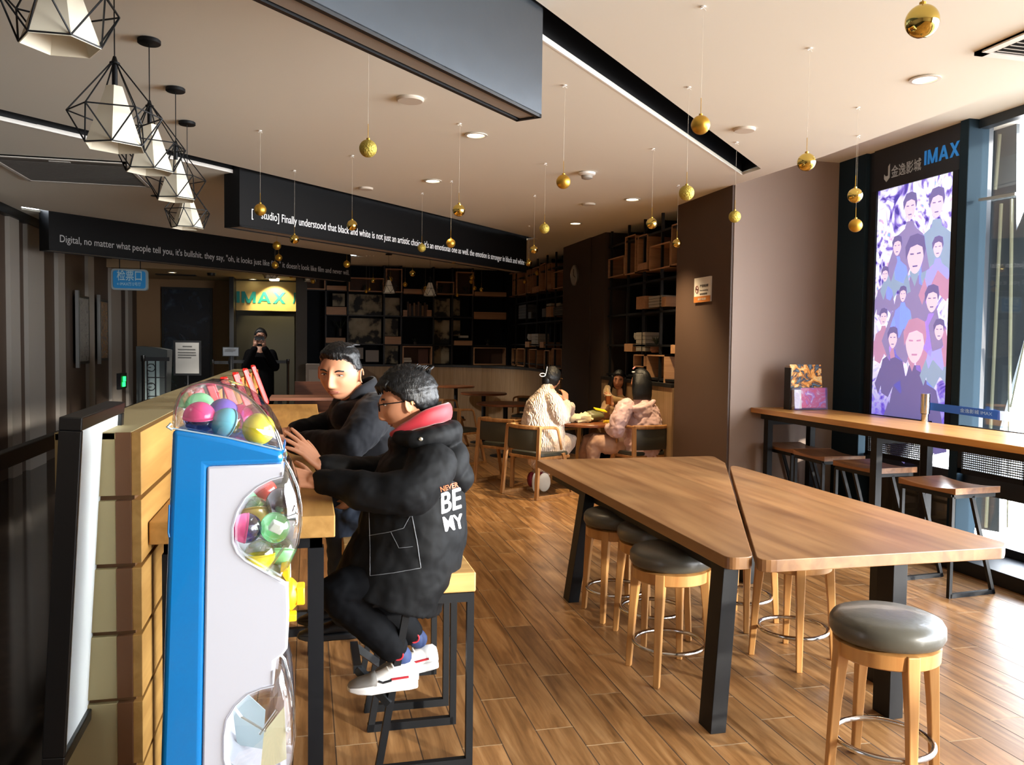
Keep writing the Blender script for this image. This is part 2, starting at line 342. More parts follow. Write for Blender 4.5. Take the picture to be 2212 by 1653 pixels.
# lower ceiling: one sheet with slots running at 45 degrees
def dg_(x0, x1, c0, c1): return [(x0, x0+c0), (x0, x0+c1), (x1, x1+c1), (x1, x1+c0)]
slotR = [(-2.2, -2.2+2.60), (1.0, 3.60), (3.676, 6.33), (3.66, 6.60), (1.11, 3.99), (-2.2, -2.2+2.88)]
slotL = [(-3.2, -3.2+8.07), (3.15, 3.15+8.22), (3.02, 3.02+8.52), (-3.2, -3.2+8.50)]
slotF = [(-3.15, -3.15+13.7), (.95, .95+13.70), (.8, .8+13.98), (-3.3+.1, -3.2+13.98)]
cu = bpy.data.curves.new('c', 'CURVE'); cu.dimensions = '2D'; cu.fill_mode = 'BOTH'; cu.extrude = .012
edge = [(3.86, -5), (3.9, 3.9), (3.9, 5.8), (3.82, 7.0), (3.84, 7.03), (4.4, 7.03), (4.4, 16.5), (-.07, 16.5), (-.07, 18.5), (-3.5, 18.5), (-3.5, -5)]
for poly in (edge, slotR, slotL, slotF):
    sp = cu.splines.new('POLY'); sp.points.add(len(poly)-1); sp.use_cyclic_u = True
    for i, p in enumerate(poly): sp.points[i].co = (p[0], p[1], 0, 1)
to = bpy.data.objects.new('t', cu); C.objects.link(to); dgr = bpy.context.evaluated_depsgraph_get()
me = bpy.data.meshes.new_from_object(to.evaluated_get(dgr)); bpy.data.objects.remove(to)
me.materials.clear(); me.materials.append(ceiling_mat()); ce = bpy.data.objects.new('ceiling', me); C.objects.link(ce); ce.location = (0, 0, CEIL+.012); ce['kind'] = 'structure'
f = MB().box(-3.5, 4.4, -5, 18.5, 3.56, 3.6); struct('ceiling', f, BLK)
f = MB()                                          # step between the lower ceiling and the window strip
for i in range(3):
    a, b = edge[i], edge[i+1]; f.bar((a[0]+.0, a[1], CEIL+.21), (b[0]+.0, b[1], CEIL+.21), .02, .36)
struct('trim_1', f, ceiling_mat())
f = MB().box(3.87, 5.6, -5, 7.02, 3.37, 3.42); struct('ceiling', f, ceiling_mat())
f = MB()                                          # white lips along the far edges of the slots
for poly, i, j in ((slotR, 3, 5), (slotL, 2, 3)):
    pass
f.bar((3.64, 6.59, CEIL+.012), (1.09, 3.98, CEIL+.012), .012, .028); f.bar((1.09, 3.98, CEIL+.012), (-2.2, .69, CEIL+.012), .012, .028)
f.bar((-3.2, -3.2+8.49, CEIL+.012), (-.62, -.62+8.49, CEIL+.012), .012, .03)
struct('trim_2', f, WHITE)
f = MB()
for (a, b) in (((3.655, 6.33), (3.65, 6.6)), ((3.676, 6.335), (1.0, 3.605)), ((3.655, 6.6), (1.1, 3.995)), ((-3.2, 5.28), (3.02, 11.54)), ((-3.2, 4.97), (3.14, 11.36)), ((3.02, 11.54), (3.15, 11.37))):
    f.bar((a[0], a[1], CEIL+.235), (b[0], b[1], CEIL+.235), .01, .42)
struct('trim_3', f, BLK)
for q in range(2): pass
# brown wall that faces the camera, with the bar against it
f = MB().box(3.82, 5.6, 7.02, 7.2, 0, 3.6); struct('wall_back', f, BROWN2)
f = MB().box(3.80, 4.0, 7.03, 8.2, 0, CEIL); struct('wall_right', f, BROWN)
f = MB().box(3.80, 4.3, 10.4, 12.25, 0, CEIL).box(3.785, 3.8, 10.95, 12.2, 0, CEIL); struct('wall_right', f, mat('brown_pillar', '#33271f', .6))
f = MB().box(4.25, 4.35, 7.9, 16.6, 0, CEIL); struct('wall_right', f, NAVY)
f = MB().box(-.07, 4.3, 16.4, 16.5, 0, CEIL).box(3.82, 4.25, 15.9, 16.4, 1.18, CEIL); struct('wall_back', f, NAVY)
# wainscot with the rounded corner
f = MB()
f.box(3.78, 4.25, 8.2, 10.4, 0, 1.18)
f.box(3.78, 4.25, 12.25, 14.2, 0, 1.18)
arc = [(3.78-1.9+1.9*math.cos(t), 14.2+1.9*math.sin(t)) for t in [PI/2*i/10 for i in range(11)]]
arc = arc + [(-.07, 16.1), (-.07, 16.4), (4.25, 16.4), (4.25, 14.2)]
f.prism(arc, lambda p: Vector((p[0], p[1], 0)), lambda p: Vector((p[0], p[1], 1.18)))
struct('wall_back', f, LWOOD)
f = MB()
f.prism([(p[0]-.012 if i < 11 else p[0], p[1]-.012 if i < 12 else p[1]) for i, p in enumerate(arc)], lambda p: Vector((p[0], p[1], 1.17)), lambda p: Vector((p[0], p[1], 1.21)))
f.box(3.765, 4.25, 8.2, 10.4, 1.17, 1.21).box(3.765, 4.25, 12.25, 14.2, 1.17, 1.21)
struct('trim_4', f, mat('shelf_edge_black', '#0b0c0e', .5))
# ticket hall at the far left
BEIGE = mat('hall_wall', '#8a6a48', .6)
f = MB().box(-3.5, -1.42, 18.2, 18.3, 0, 3.1); struct('wall_back', f, BEIGE)
f = MB().box(-1.46, -1.38, 17.0, 18.3, 0, 2.95); struct('trim_5', f, BLK)
f = MB().box(-1.4, -.07, 17.7, 17.8, 0, 3.1); struct('wall_back', f, mat('olive_wall', '#3a382c', .7))
f = MB().box(-.2, .0, 15.9, 17.8, 0, CEIL); struct('wall_back', f, mat('column_grey', '#3b362f', .6))
f = MB().box(-3.4, -.16, 15.6, 18.3, 2.86, 3.09); struct('ceiling', f, mat('hall_ceiling', '#9c8465', .7))
# left wall of vertical panels
LG, LB = mat('panel_grey', '#8c857d', .55), mat('panel_brown', '#46382e', .6)
f = MB().box(-3.5, -3.34, -5, 18.4, 0, CEIL); struct('wall_left', f, LB)
ys = [(7.9, 8.3), (9.1, 9.7), (10.65, 10.97), (11.27, 11.92), (12.54, 12.87), (14.15, 14.52), (15.7, 16.5), (17.1, 17.5)]
f = MB()
for a, b in ys: f.box(-3.34, -3.29, a, b, 0, 3.05)
struct('trim_6', f, LG)
for lx, ly in ((-1.75, 12.9), (-1.7, 16.2)):  # added fill spots, unseen behind the beam, to brighten the striped left wall
    z_ = CEIL if ly < 15 else 2.86
    sl = bpy.data.lights.new('added_hall_fill', 'SPOT'); sl.energy = 480; sl.color = (1, .93, .84); sl.spot_size = R(110); sl.spot_blend = .8; sl.shadow_soft_size = .1
    so_ = bpy.data.objects.new('added_hall_fill', sl); C.objects.link(so_); so_.location = (lx, ly, z_-.06); so_.rotation_euler = (0, R(-38), 0)
    struct('added_fill_cup', MB().lathe([(.07, -.05), (.08, 0)], (lx, ly, z_+.0), 16), BLK)  # cup made up to house the added spot
f = MB().box(-3.34, -3.25, -5, 18.3, 3.0, CEIL); struct('trim_7', f, BLK)
f = MB().box(-3.5, 5.6, -5.1, -5, 0, 3.6); struct('wall_front', f, mat('rear_wall', '#8b7a68', .7))
f = MB().box(4.95, 5.2, -5, -3.9, 0, 3.6); struct('wall_right', f, BROWN2)  # unseen wall end, added to keep direct sun off the toy machine
# window wall
WX = 5.0
f = MB()
f.box(WX-.42, WX+.12, -5, 6.62, 0, .10)
struct('trim_8', f, BLK, bevel=.004)
FR = mat('window_frame', '#1d242a', .4, spec=.5)
f = MB()
for y in (-4.7, -3.1, -1.5, .1, 1.7, 3.3): f.box(WX-.03, WX+.06, y-.04, y+.04, .1, 3.4)
f.box(WX-.05, WX+.07, -5, 6.6, .52, .66); f.box(WX-.02, WX+.06, -5, 6.6, .1, .16)
f.box(WX-.02, WX+.06, -5, 5.45, 3.3, 3.4)
struct('window_1', f, FR)
f = MB().box(WX+.012, WX+.02, -5, 5.42, .1, 3.35).box(WX+.012, WX+.02, 5.5, 6.62, .1, .93); g = struct('window_1', f, glass('window_glass', alpha=.05)); 
f = MB().box(WX-.11, WX+.08, 5.41, 5.50, 0, 3.4).box(WX-.1, WX+.14, 6.62, 7.02, 0, 3.4)
struct('trim_9', f, STL, bevel=.006)
f = MB().box(WX-.06, WX+.2, 5.50, 6.62, .93, 3.4); struct('wall_right', f, mat('lightbox_surround', '#171b22', .5))
f = MB().box(WX+.06, WX+.1, 5.50, 6.62, .1, .56); struct('wall_right', f, mat('olive_panel', '#55544a', .6))
# thin metal strips on the corner of the brown wall
f = MB().box(4.93, 4.955, 6.985, 7.02, 0, 3.38).box(4.97, 5.0, 6.985, 7.02, 0, 3.38); struct('trim_10', f, mat('grey_strip', '#6a655f', .5))
# ground outside

# ---------------- black text beams hung in the slots ----------------
TXT = mat('letter_white_glow', '#f2f2f2', .5, emit='#ffffff', es=.1)  # faint glow put into the letters, which are no lamp
TXTD = mat('letter_grey', '#b8b8b8', .6)
def beam(label, x0, x1, c, w, zb, body, m, zt=CEIL+.1):
    """box beam along the 45 degree direction; front edge is the line y = x + c"""
    t = thing('text_beam', label, 'beam', (x0, x0+c, zb)); L = (x1-x0)*math.sqrt(2)
    d = Vector((1, 1, 0)).normalized(); n_ = Vector((-1, 1, 0)).normalized()
    def bx(a, b, p, q, z0, z1):
        mb = MB(); vs = [d*u+n_*v+Vector((0, 0, z)) for z in (z0, z1) for u, v in ((a, p), (b, p), (b, q), (a, q))]
        return mb.add(vs, [(3, 2, 1, 0), (4, 5, 6, 7), (0, 1, 5, 4), (1, 2, 6, 5), (2, 3, 7, 6), (3, 0, 4, 7)])
    bx(0, L, 0, w, 0, zt-zb).build('beam_body', m, t)
    q = bx(.02, L-.02, .03, w-.03, -.006, .0); q.build('underside_panel', mat('beam_underside', '#8d8378', .5), t)
    fr = bx(0, L, 0, .02, -.012, .004).merge(bx(0, L, w-.02, w, -.012, .004)).merge(bx(0, .02, 0, w, -.012, .004)).merge(bx(L-.02, L, 0, w, -.012, .004)); fr.build('edge_frame', BLKM, t)
    return t, d
b1, dd = beam('long black beam with white words beginning with studio, hung over the room', -.58, 2.98, 8.36, .2, 2.635, '', BEAMM)
b2, dd = beam('long black beam with the words beginning Digital, near the ticket hall', -2.93, .72, 13.74, .2, 2.66, '', BEAMM)
b3, dd = beam('short glossy dark banner beam with a pale underside, at the top centre', -2.3, 1.02, 2.63, .13, 2.634, '', BEAM3)
nf = Vector((1, -1, 0)).normalized()*.004
def beamtext(bt, x0, c, z, x1, body, m, h, par):
    o = Vector((x0, x0+c, z))+nf
    return text('lettering', body, m, o, (1, 1, 0), (0, 0, 1), w=(x1-x0)*math.sqrt(2), h=h, parent=par)
def dpt(px, py, c):    # photo point on the front face y = x + c
    d = ray(px, py); t = c/(d.y-d.x); return CAM+d*t
beamtext(b1, dpt(543, 463, 8.36).x, 8.36, 2.70, dpt(1132, 560, 8.36).x, "[    studio] Finally understood that black and white is not just an artistic choice, it's an emotional one as well. the emotion is stronger in black and white", TXT, .10, b1)
beamtext(b2, dpt(129, 520, 13.74).x, 13.74, 2.73, dpt(754, 590, 13.74).x, 'Digital, no matter what people tell you, it\'s bullshit. they say, "oh, it looks just like film." it doesn\'t look like film and never will.', TXTD, .115, b2)

# ---------------- lamps, hooks and other things on the ceiling ----------------
WARM = (1, .74, .42)
EM = mat('lamp_glow', '#ffffff', .5, emit='#fff0cf', es=7)
def downlight(px, py, label, z=CEIL, pw=14, r=.06, ang=70, p=None):
    p = p or PZ(px, py, z); t = thing('downlight', label, 'ceiling light', (p.x, p.y, z), group=None)
    MB().lathe([(r, 0), (r+.022, -.002), (r+.022, -.008), (r+.004, -.01), (r, -.004)], caps=False).build('trim_ring', mat('lamp_ring', '#cfc8ba', .4), t, smooth=True)
    MB().lathe([(.001, -.003), (r, -.003)], caps=False).build('lens', EM, t)
    if pw:
        sl = bpy.data.lights.new('downlight_beam', 'SPOT'); sl.energy = pw; sl.color = WARM; sl.spot_size = R(ang); sl.spot_blend = .7; sl.shadow_soft_size = .05
        so_ = bpy.data.objects.new('downlight_beam', sl); C.objects.link(so_); so_.location = (p.x, p.y, z-.03); so_['kind'] = 'structure'
    return t
downlight(1028, 291, 'lit downlight beside the bauble on the longest thread', pw=60, ang=75)
downlight(935, 390, 'lit downlight above the words just an artistic', pw=60, ang=75)
downlight(1366, 430, 'lit downlight over the women by the right wall, the nearer of two', pw=300, ang=85)
downlight(1243, 482, 'lit downlight near the right wall, the farther of two', pw=90, ang=80)
downlight(1998, 170, 'large lit downlight at the top right, below the biggest bauble', pw=70)
downlight(808, 534, 'lit downlight beyond the studio beam, left of the hanging cage lamps', pw=40)
downlight(1031, 569, 'lit downlight over the far corner of the dining room', pw=40)
downlight(372, 588, 'lit downlight in the ticket hall above the dark poster', z=2.86, pw=60, ang=60)
downlight(546, 603, 'lit downlight in the ticket hall beside the big green letters', z=2.86, pw=40, ang=60)
p = PZ(338, 423, CEIL); t = single('ceiling_speaker', MB().lathe([(.055, -.004), (.05, -.001), (.055, 0)], (p.x, p.y, CEIL-.002)), BLK, 'small black round fitting on the ceiling left of the studio beam', 'speaker')  # an unlit downlight, modelled as a plain dark disc
for px, py, r, lb in ((886, 213, .085, 'flat white speaker disc on the ceiling left of the glossy banner beam'), (790, 406, .07, 'small white speaker disc on the ceiling above the words that black'),
                      (1608, 278, .075, 'flat round speaker disc on the ceiling right of the dark slot'), (1272, 440, .07, 'flat speaker disc on the ceiling beyond the smoke detector')):
    p = PZ(px, py, CEIL); single('ceiling_speaker', MB().lathe([(.001, -.018), (r*.9, -.018), (r, -.01), (r, 0)], (p.x, p.y, CEIL), 28), mat('speaker_white', '#cdc3b4', .6), lb, 'speaker', smooth=True)
p = PZ(1268, 372, CEIL); t = thing('smoke_detector', 'white smoke detector on the ceiling', 'smoke detector', (p.x, p.y, CEIL))
MB().lathe([(.06, 0), (.075, -.005), (.072, -.022), (.055, -.03)], n=28).build('base', WHITE, t, smooth=True)
MB().lathe([(.05, -.03), (.048, -.052), (.03, -.06)], n=28).build('sensor_cap', mat('detector_cap', '#9a958c', .5), t, smooth=True)
# air-conditioning cassette and grilles
GR = mat('grille_grey', '#5d5a56', .5); GRD = mat('grille_dark', '#1b1a19', .8); GRL = mat('grille_rim', '#c9c5be', .5)
t = thing('air_conditioner_grille', 'grey square air conditioner panel in the ceiling at the left', 'air vent', (-2.0, 8.17, CEIL))
W2, D2 = .53, .55
MB().box(-W2, W2, -D2, D2, -.012, -.002).build('back_plate', GRD, t)
f = MB().box(-W2, W2, -D2, -D2+.03, -.02, -.002).box(-W2, W2, D2-.03, D2, -.02, -.002).box(-W2, -W2+.03, -D2, D2, -.02, -.002).box(W2-.03, W2, -D2, D2, -.02, -.002); f.build('rim', GRL, t)
f = MB()
for i in range(26): f.box(-W2+.04, W2-.04, -D2+.18+i*.034, -D2+.20+i*.034, -.018, -.008)
f.build('louvres', GR, t)
MB().box(-W2+.04, W2-.04, -D2+.04, -D2+.15, -.018, -.01).build('service_flap', GR, t); MB().box(-.08, .08, -D2+.07, -D2+.1, -.022, -.017).build('maker_plate', GRL, t)
t = thing('air_vent', 'square louvred air vent cut by the top right edge', 'air vent', (3.55, 3.38, CEIL), R(0))
MB().box(-.3, .3, -.2, .2, -.01, 0).build('back_plate', GRD, t)
MB().box(-.3, .3, -.2, -.15, -.018, 0).box(-.3, .3, .15, .2, -.018, 0).box(-.3, -.25, -.2, .2, -.018, 0).box(.25, .3, -.2, .2, -.018, 0).build('rim', WHITE, t)
f = MB()
for i in range(7): f.cbox((0, -.12+i*.04, -.012), (.5, .03, .003), (R(35), 0, 0))
f.build('louvres', mat('louvre_light', '#b5aea3', .5), t)
p = PZ(440, 588, 2.86)
single('air_vent', MB().box(-2.75, -2.05, 16.75, 16.95, 2.845, 2.86), BLK, 'dark slit vent in the ticket hall ceiling', 'air vent')

# cage pendants
def pendant(label, p, zt, drop, sc=1.0, rot=0, lit=False):
    t = thing('cage_pendant_lamp', label, 'pendant lamp', (p[0], p[1], zt), rot, group='black wire cage pendant lamps')
    MB().lathe([(.05, 0), (.055, -.004), (.055, -.02), (.05, -.024)], n=24).build('canopy', BLKM, t, smooth=True)
    zc = -drop; MB().tube([(0, 0, -.02), (0, 0, zc)], .0025, 6).build('cord', BLKM, t)
    hh = .30*sc; z2 = zc-hh*.62; z3 = zc-hh; r1 = .155*sc; r2 = .105*sc; w = .0032
    MB().lathe([(.006, .02), (.012, .0), (.02, -.005), (.02, -.012), (.011, -.014), (.011, -.1*sc)], (0, 0, zc), 12).build('lamp_holder', BLKM, t, smooth=True)
    A = [(r1*math.cos(2*PI*i/6), r1*math.sin(2*PI*i/6), z2) for i in range(6)]
    B = [(r2*math.cos(2*PI*(i+.5)/6), r2*math.sin(2*PI*(i+.5)/6), z3) for i in range(6)]
    f = MB()
    for i in range(6):
        f.tube([(.012*math.cos(2*PI*i/6), .012*math.sin(2*PI*i/6), zc-.005), A[i]], w, 5); f.tube([A[i], A[(i+1) % 6]], w, 5)
        f.tube([A[i], B[i]], w, 5); f.tube([A[(i+1) % 6], B[i]], w, 5); f.tube([B[i], B[(i+1) % 6]], w, 5)
    f.build('wire_cage', BLKM, t)
    n_ = 6; pr = [(.03*sc, zc-.09*sc), (.105*sc, z3-.005)]
    vs = []; fs = []
    for r, z in pr+[(pr[1][0]-.004, pr[1][1]), (pr[0][0]-.004, pr[0][1])]:
        for i in range(n_): a = 2*PI*(i+.5)/n_; vs.append((r*math.cos(a), r*math.sin(a), z))
    for j in range(3):
        for i in range(n_): fs.append((j*n_+i, j*n_+(i+1) % n_, (j+1)*n_+(i+1) % n_, (j+1)*n_+i))
    MB().add(vs, fs).build('paper_shade', mat('shade_cream', '#d9d2bd', .7, trans=0), t)
    return t
def pend(px, py, label, rot=.2, sc=1., zt=CEIL, drop=.25, p=None):
    p = p or PZ(px, py, zt); return pendant(label, p, zt, drop, sc, rot)
pend(175, -60, 'nearest wire cage lamp, cut off by the top left corner', .5, 1.15, p=(-.76, 2.95), drop=.22)
pend(256, -10, 'second cage lamp from the camera, its ceiling cup above the frame', .1, 1.15, p=(-.765, 3.75), drop=.36)
pend(322, 85, 'third cage lamp from the camera, hanging in the middle of the left row', .35, 1.1, drop=.32)
pend(379, 190, 'fourth cage lamp from the camera, right above the last of the row', .2, 1.08, drop=.33)
pend(404, 263, 'farthest cage lamp of the row of five at the left', .5, 1.0, drop=.42)
pend(840, 548, 'far cage lamp beyond the studio beam, the left one of two', .2, 1.0, drop=.35)
pend(918, 548, 'far cage lamp beyond the studio beam, the right one of two', .5, 1.0, drop=.4, zt=CEIL, p=(1.95, 13.6))
pend(595, 585, 'cage lamp in front of the big green letters', .2, 1.0, p=(-.62, 15.2), drop=.08)
pend(665, 585, 'cage lamp hanging below the end of the Digital beam', .2, 1.0, p=(.05, 14.8), drop=.14)

# baubles
GS = mat('gold_mirror', '#d9c06a', .06, 1); GMt = mat('gold_satin', '#c39a3e', .38, .9); GG = mat('gold_glitter', '#b5a24d', .5, .75, bump=.8, bscale=120)
TH = mat('thread', '#d8d0bd', .5)
BAL = [(1992, 46, 70, 's', None, 'biggest mirror gold bauble, at the top right corner'), (1509, 267, 41, 'm', (1519, 14), 'satin gold bauble in front of the dark ceiling slot'),
 (1743, 348, 39, 's', (1749, 104), 'mirror gold bauble where the brown wall meets the ceiling'), (1848, 421, 32, 's', (1853, 232), 'mirror gold bauble left of the film poster, the upper of two'),
 (1851, 486, 29, 'm', (1854, 293), 'satin gold bauble left of the film poster, the lower of two'), (1483, 415, 33, 'g', (1488, 188), 'glittery bauble at the end of the dark slot'),
 (1587, 467, 26, 'g', (1591, 307), 'glittery bauble at the corner of the pale wall'), (1408, 482, 24, 's', (1411, 321), 'mirror gold bauble before the dark bookcase top'),
 (1461, 525, 19, 's', (1465, 400), 'small mirror bauble beside the wide brown pillar'), (1215, 391, 31, 'm', (1220, 184), 'satin gold bauble left of the smoke detector'),
 (1175, 493, 22, 'g', (1178, 353), 'glittery bauble above the right end of the studio beam'), (795, 321, 38, 'g', None, 'large crackled bauble alone under the middle ceiling'),
 (991, 453, 27, 's', (993, 267), 'mirror bauble on the longest thread, over the studio beam'), (560, 452, 26, 'm', (562, 282), 'satin bauble hiding the first letters of the studio beam'),
 (760, 486, 23, 's', (761, 336), 'mirror bauble in front of the word black'), (633, 516, 20, 's', (636, 368), 'mirror bauble just below the studio beam near its left end'),
 (598, 531, 18, 'm', None, 'top bauble of the cluster of three below the studio beam'), (602, 557, 15, 'm', None, 'middle bauble of the cluster of three below the studio beam'),
 (594, 573, 15, 'm', None, 'lowest bauble of the cluster of three, before the word film'), (972, 525, 20, 'm', (975, 391), 'bauble in front of the word emotional'),
 (909, 535, 18, 'g', (912, 417), 'glittery bauble in front of the word choice'), (980, 562, 15, 's', None, 'small mirror bauble right below the word emotional'),
 (1151, 539, 17, 's', (1155, 422), 'mirror bauble at the right end of the studio beam, the upper'), (1142, 568, 15, 's', None, 'mirror bauble at the right end of the studio beam, the lower'),
 (749, 571, 15, 'm', None, 'bauble at the right end of the Digital beam'), (806, 606, 11, 's', None, 'tiny mirror bauble left of the far left cage lamp'),
 (843, 603, 11, 'm', None, 'tiny bauble in front of the far left cage lamp'), (891, 591, 13, 's', None, 'tiny mirror bauble between the two far cage lamps'),
 (875, 615, 10, 'm', None, 'tiny bauble low between the two far cage lamps'), (919, 623, 9, 'm', None, 'tiny bauble under the far right cage lamp'),
 (676, 608, 10, 'm', None, 'tiny bauble beside the cage lamp under the Digital beam'), (791, 630, 7, 'm', None, 'tiny bauble over the world map shelf, left of a touching pair'),
 (798, 625, 7, 'm', None, 'tiny bauble over the world map shelf, right of a touching pair'), (1020, 600, 11, 'm', None, 'top one of the string of small baubles before the tall picture box'),
 (1018, 609, 9, 'm', None, 'second of the string of small baubles before the tall picture box'), (1025, 623, 9, 'm', None, 'lowest of the string of small baubles before the tall picture box'),
 (1040, 626, 9, 's', None, 'tiny bright bauble over the far orange shelf'), (988, 638, 7, 'm', None, 'tiniest bauble left of the string of small baubles'),
 (1161, 590, 11, 'm', None, 'dull bauble before the shelves left of the clock, the upper'), (1134, 609, 9, 'm', None, 'dull bauble before the shelves left of the clock, the lower'),
 (1311, 566, 13, 'm', None, 'dull bauble at the edge of the dark pillar right of the clock'), (629, 597, 9, 'm', None, 'tiny bauble right of the cage lamp at the green letters')]
for px, py, dpx, ty, hk, lb in BAL:
    if hk: q = PZ(hk[0], hk[1], CEIL); dep = (q-CAM).dot(FW); 
    else: dep = min(.087*FPX/dpx, 14.2)
    p = PD(px, py, dep); 
    if hk: p = Vector((q.x, q.y, p.z))
    r = dpx/FPX*dep/2; 
    t = thing('gold_bauble', lb, 'bauble', (p.x, p.y, p.z-r), group='gold baubles hanging from the ceiling')
    m = {'s': GS, 'm': GMt, 'g': GG}[ty]; big = dpx > 14
    MB().ball((0, 0, r), r, 28 if big else 14, 18 if big else 10).build('ball', m, t, smooth=True)
    MB().lathe([(r*.2, r*1.95), (r*.2, r*2.15), (r*.12, r*2.18)], n=10).build('cap', GMt, t)
    zt = CEIL-(p.z-r)
    MB().tube([(0, 0, r*2.15), (0, 0, min(zt-.001, r*2.15+.07))], .0016, 5).build('ribbon', GMt, t)
    MB().tube([(0, 0, r*2.15+.05), (.002, 0, zt-.004)], .0005, 4).build('thread', TH, t)
    MB().lathe([(.013, -.005), (.013, 0)], (0, 0, zt), 10).tube([(-.012, 0, zt-.012), (0, 0, zt-.006), (.014, 0, zt-.016)], .002, 5).build('ceiling_hook', WHITE, t)
# ---------------- partition with the counter, stools ----------------
OAK = wood('oak_block', '#a1763a', '#bf9250', 'Y', .5, .8); OAKX = wood('oak_seat', '#a67c45', '#c99f63', 'X', .45, .8)
TAN = mat('tan_laminate', '#a8996f', .6, var=.06, vscale=3); GROOVE = mat('groove_brown', '#6d4a28', .6); CLAD_SHADE = mat('cladding_edge_shaded', '#6a4426', .6)  # cladding ends: oak with the shade of that face put into its colour
t = thing('slatted_partition', 'low partition of stacked tan and oak boards behind the vending machine', 'partition', (-.6, 2.65, 0))
PZT, PN, PF = 1.33, 2.65, 8.75
f = MB().box(-.70, -.50, PN+.02, PF, 0, PZT-.02); f.build('core', GROOVE, t, world=True)
zs = []; z = PZT
while z > 0: zs.append((max(0, z-.188), z)); z -= .203
f = MB(); g = MB(); h = MB()
for a, b in zs:
    f.box(-.71, -.548, PN, PN+.16, a, b); g.box(-.548, -.505, PN-.002, PN+.1, a, b)
    y = PN+.1
    h.box(-.505, -.478, PN, PF, a, b)
f.build('end_block', TAN, t, world=True, bevel=.002); g.build('edge_board', CLAD_SHADE, t, world=True, bevel=.001); h.build('side_board', OAK, t, world=True, bevel=.0015)
MB().box(-.71, -.505, PN, PF, PZT-.02, PZT+.001).build('cap', TAN, t, world=True)
def counter(name, label, y0, y1, legs):
    t = thing('high_counter', label, 'counter', (-.19, (y0+y1)/2, 0))
    MB().box(-.475, .09, y0, y1, .968, 1.04).build('top', OAK, t, world=True, bevel=.004)
    f = MB()
    for y in (y0+.07, y1-.07):
        f.box(-.44, .05, y-.02, y+.02, .925, .967)
    f.box(-.44, -.40, y0+.05, y1-.05, .925, .967); f.box(.01, .05, y0+.05, y1-.05, .925, .967); f.build('apron_frame', BLKM, t, world=True)
    for x in (-.42, .03):
        for y in (y0+.07, y1-.07): MB().box(x-.025, x+.025, y-.025, y+.025, 0, .925).build('leg', BLKM, t, world=True)
    MB().box(-.42, .03, y0+.05, y0+.09, .10, .14).box(-.42, .03, y1-.09, y1-.05, .10, .14).box(-.43, -.4, y0+.07, y1-.07, .10, .14).build('foot_bar', BLKM, t, world=True)
    return t
counter('a', 'near oak counter on black legs, where the boy sits', 2.75, 4.42, 0)
counter('b', 'far oak counter beyond the near one, where the man leans', 4.55, 7.86, 0)
def block_stool(label, x, y, fy=1, group=None):
    t = thing('counter_stool', label, 'stool', (x, y, 0), 0, group='oak seat stools on black frames at the counter')
    MB().box(-.235, .235, -.19, .19, .67, .745).build('seat', OAKX, t, bevel=.006)
    for k, yy in (('near', -.18), ('far', .18)):
        f = MB().bar((.215, yy, 0), (.215, yy, .64), .026).bar((-.02, yy, .64), (-.13, yy, 0), .026).bar((-.14, yy, .016), (.215, yy, .016), .026, .032).bar((-.2, yy, .652), (.228, yy, .652), .026, .034)
        f.bar((.02, yy, .64), (-.06, yy, .3), .02) if False else None
        f.build('side_frame', BLKM, t)
    MB().bar((.215, -.18, .652), (.215, .18, .652), .026, .034).bar((-.19, -.18, .652), (-.19, .18, .652), .026, .034).build('seat_rail', BLKM, t)
    f = MB().bar((-.085, -.19, .27), (-.20, -.12, .385), .028).bar((-.085, .19, .27), (-.20, .12, .385), .028).bar((-.20, -.13, .385), (-.20, .13, .385), .03)
    f.build('footrest', mat('worn_metal', '#35383b', .35, .6), t)
    return t
st = block_stool('near oak stool under the boy in the black coat', .385, 3.235)
dup(st, (.385, 3.78, 0), 0, 'second oak stool, under the man, behind the boy')
dup(st, (.385, 4.85, 0), 0, 'empty oak stool at the far counter behind the man')

# ---------------- the trapezoid tables ----------------
TW = wood('table_walnut', '#7c5432', '#a1774c', 'Y', .36, .45, plank=.16, spec=.5)
def rounded(poly, rad, seg=6):
    out = []; n = len(poly)
    for i in range(n):
        p0, p1, p2 = Vector(poly[i-1]), Vector(poly[i]), Vector(poly[(i+1) % n]); r = rad[i] if hasattr(rad, '__len__') else rad
        a = (p0-p1).normalized(); b = (p2-p1).normalized(); ang = a.angle(b); tl = r/math.tan(ang/2); tl = min(tl, (p0-p1).length*.45, (p2-p1).length*.45)
        s_, e_ = p1+a*tl, p1+b*tl
        for k in range(seg+1):
            u = k/seg; out.append((s_*(1-u)**2 + p1*2*u*(1-u) + e_*u*u)[:])
    return out
def trap(label, poly, legs, rails, base, sticker=None):
    t = thing('trapezoid_table', label, 'table', (base[0], base[1], 0))
    f = MB().prism(rounded(poly, .055), lambda p: Vector((p[0], p[1], .688)), lambda p: Vector((p[0], p[1], .74)))
    f.build('tabletop', TW, t, world=True, bevel=.003)
    for x, y, dx, dy in legs:
        g = MB(); a, b = .035, .055
        vs = [Vector((x+sx*a+(dx if z == 0 else 0), y+sy*b+(dy if z == 0 else 0), z)) for z in (0, .687) for sx, sy in ((-1, -1), (1, -1), (1, 1), (-1, 1))]
        g.add(vs, [(3, 2, 1, 0), (4, 5, 6, 7), (0, 1, 5, 4), (1, 2, 6, 5), (2, 3, 7, 6), (3, 0, 4, 7)]); g.build('leg', BLKM, t, world=True, bevel=.002)
    f = MB()
    for p, q in rails: f.bar((p[0], p[1], .655), (q[0], q[1], .655), .04, .06)
    f.build('rail', BLKM, t, world=True)
    return t
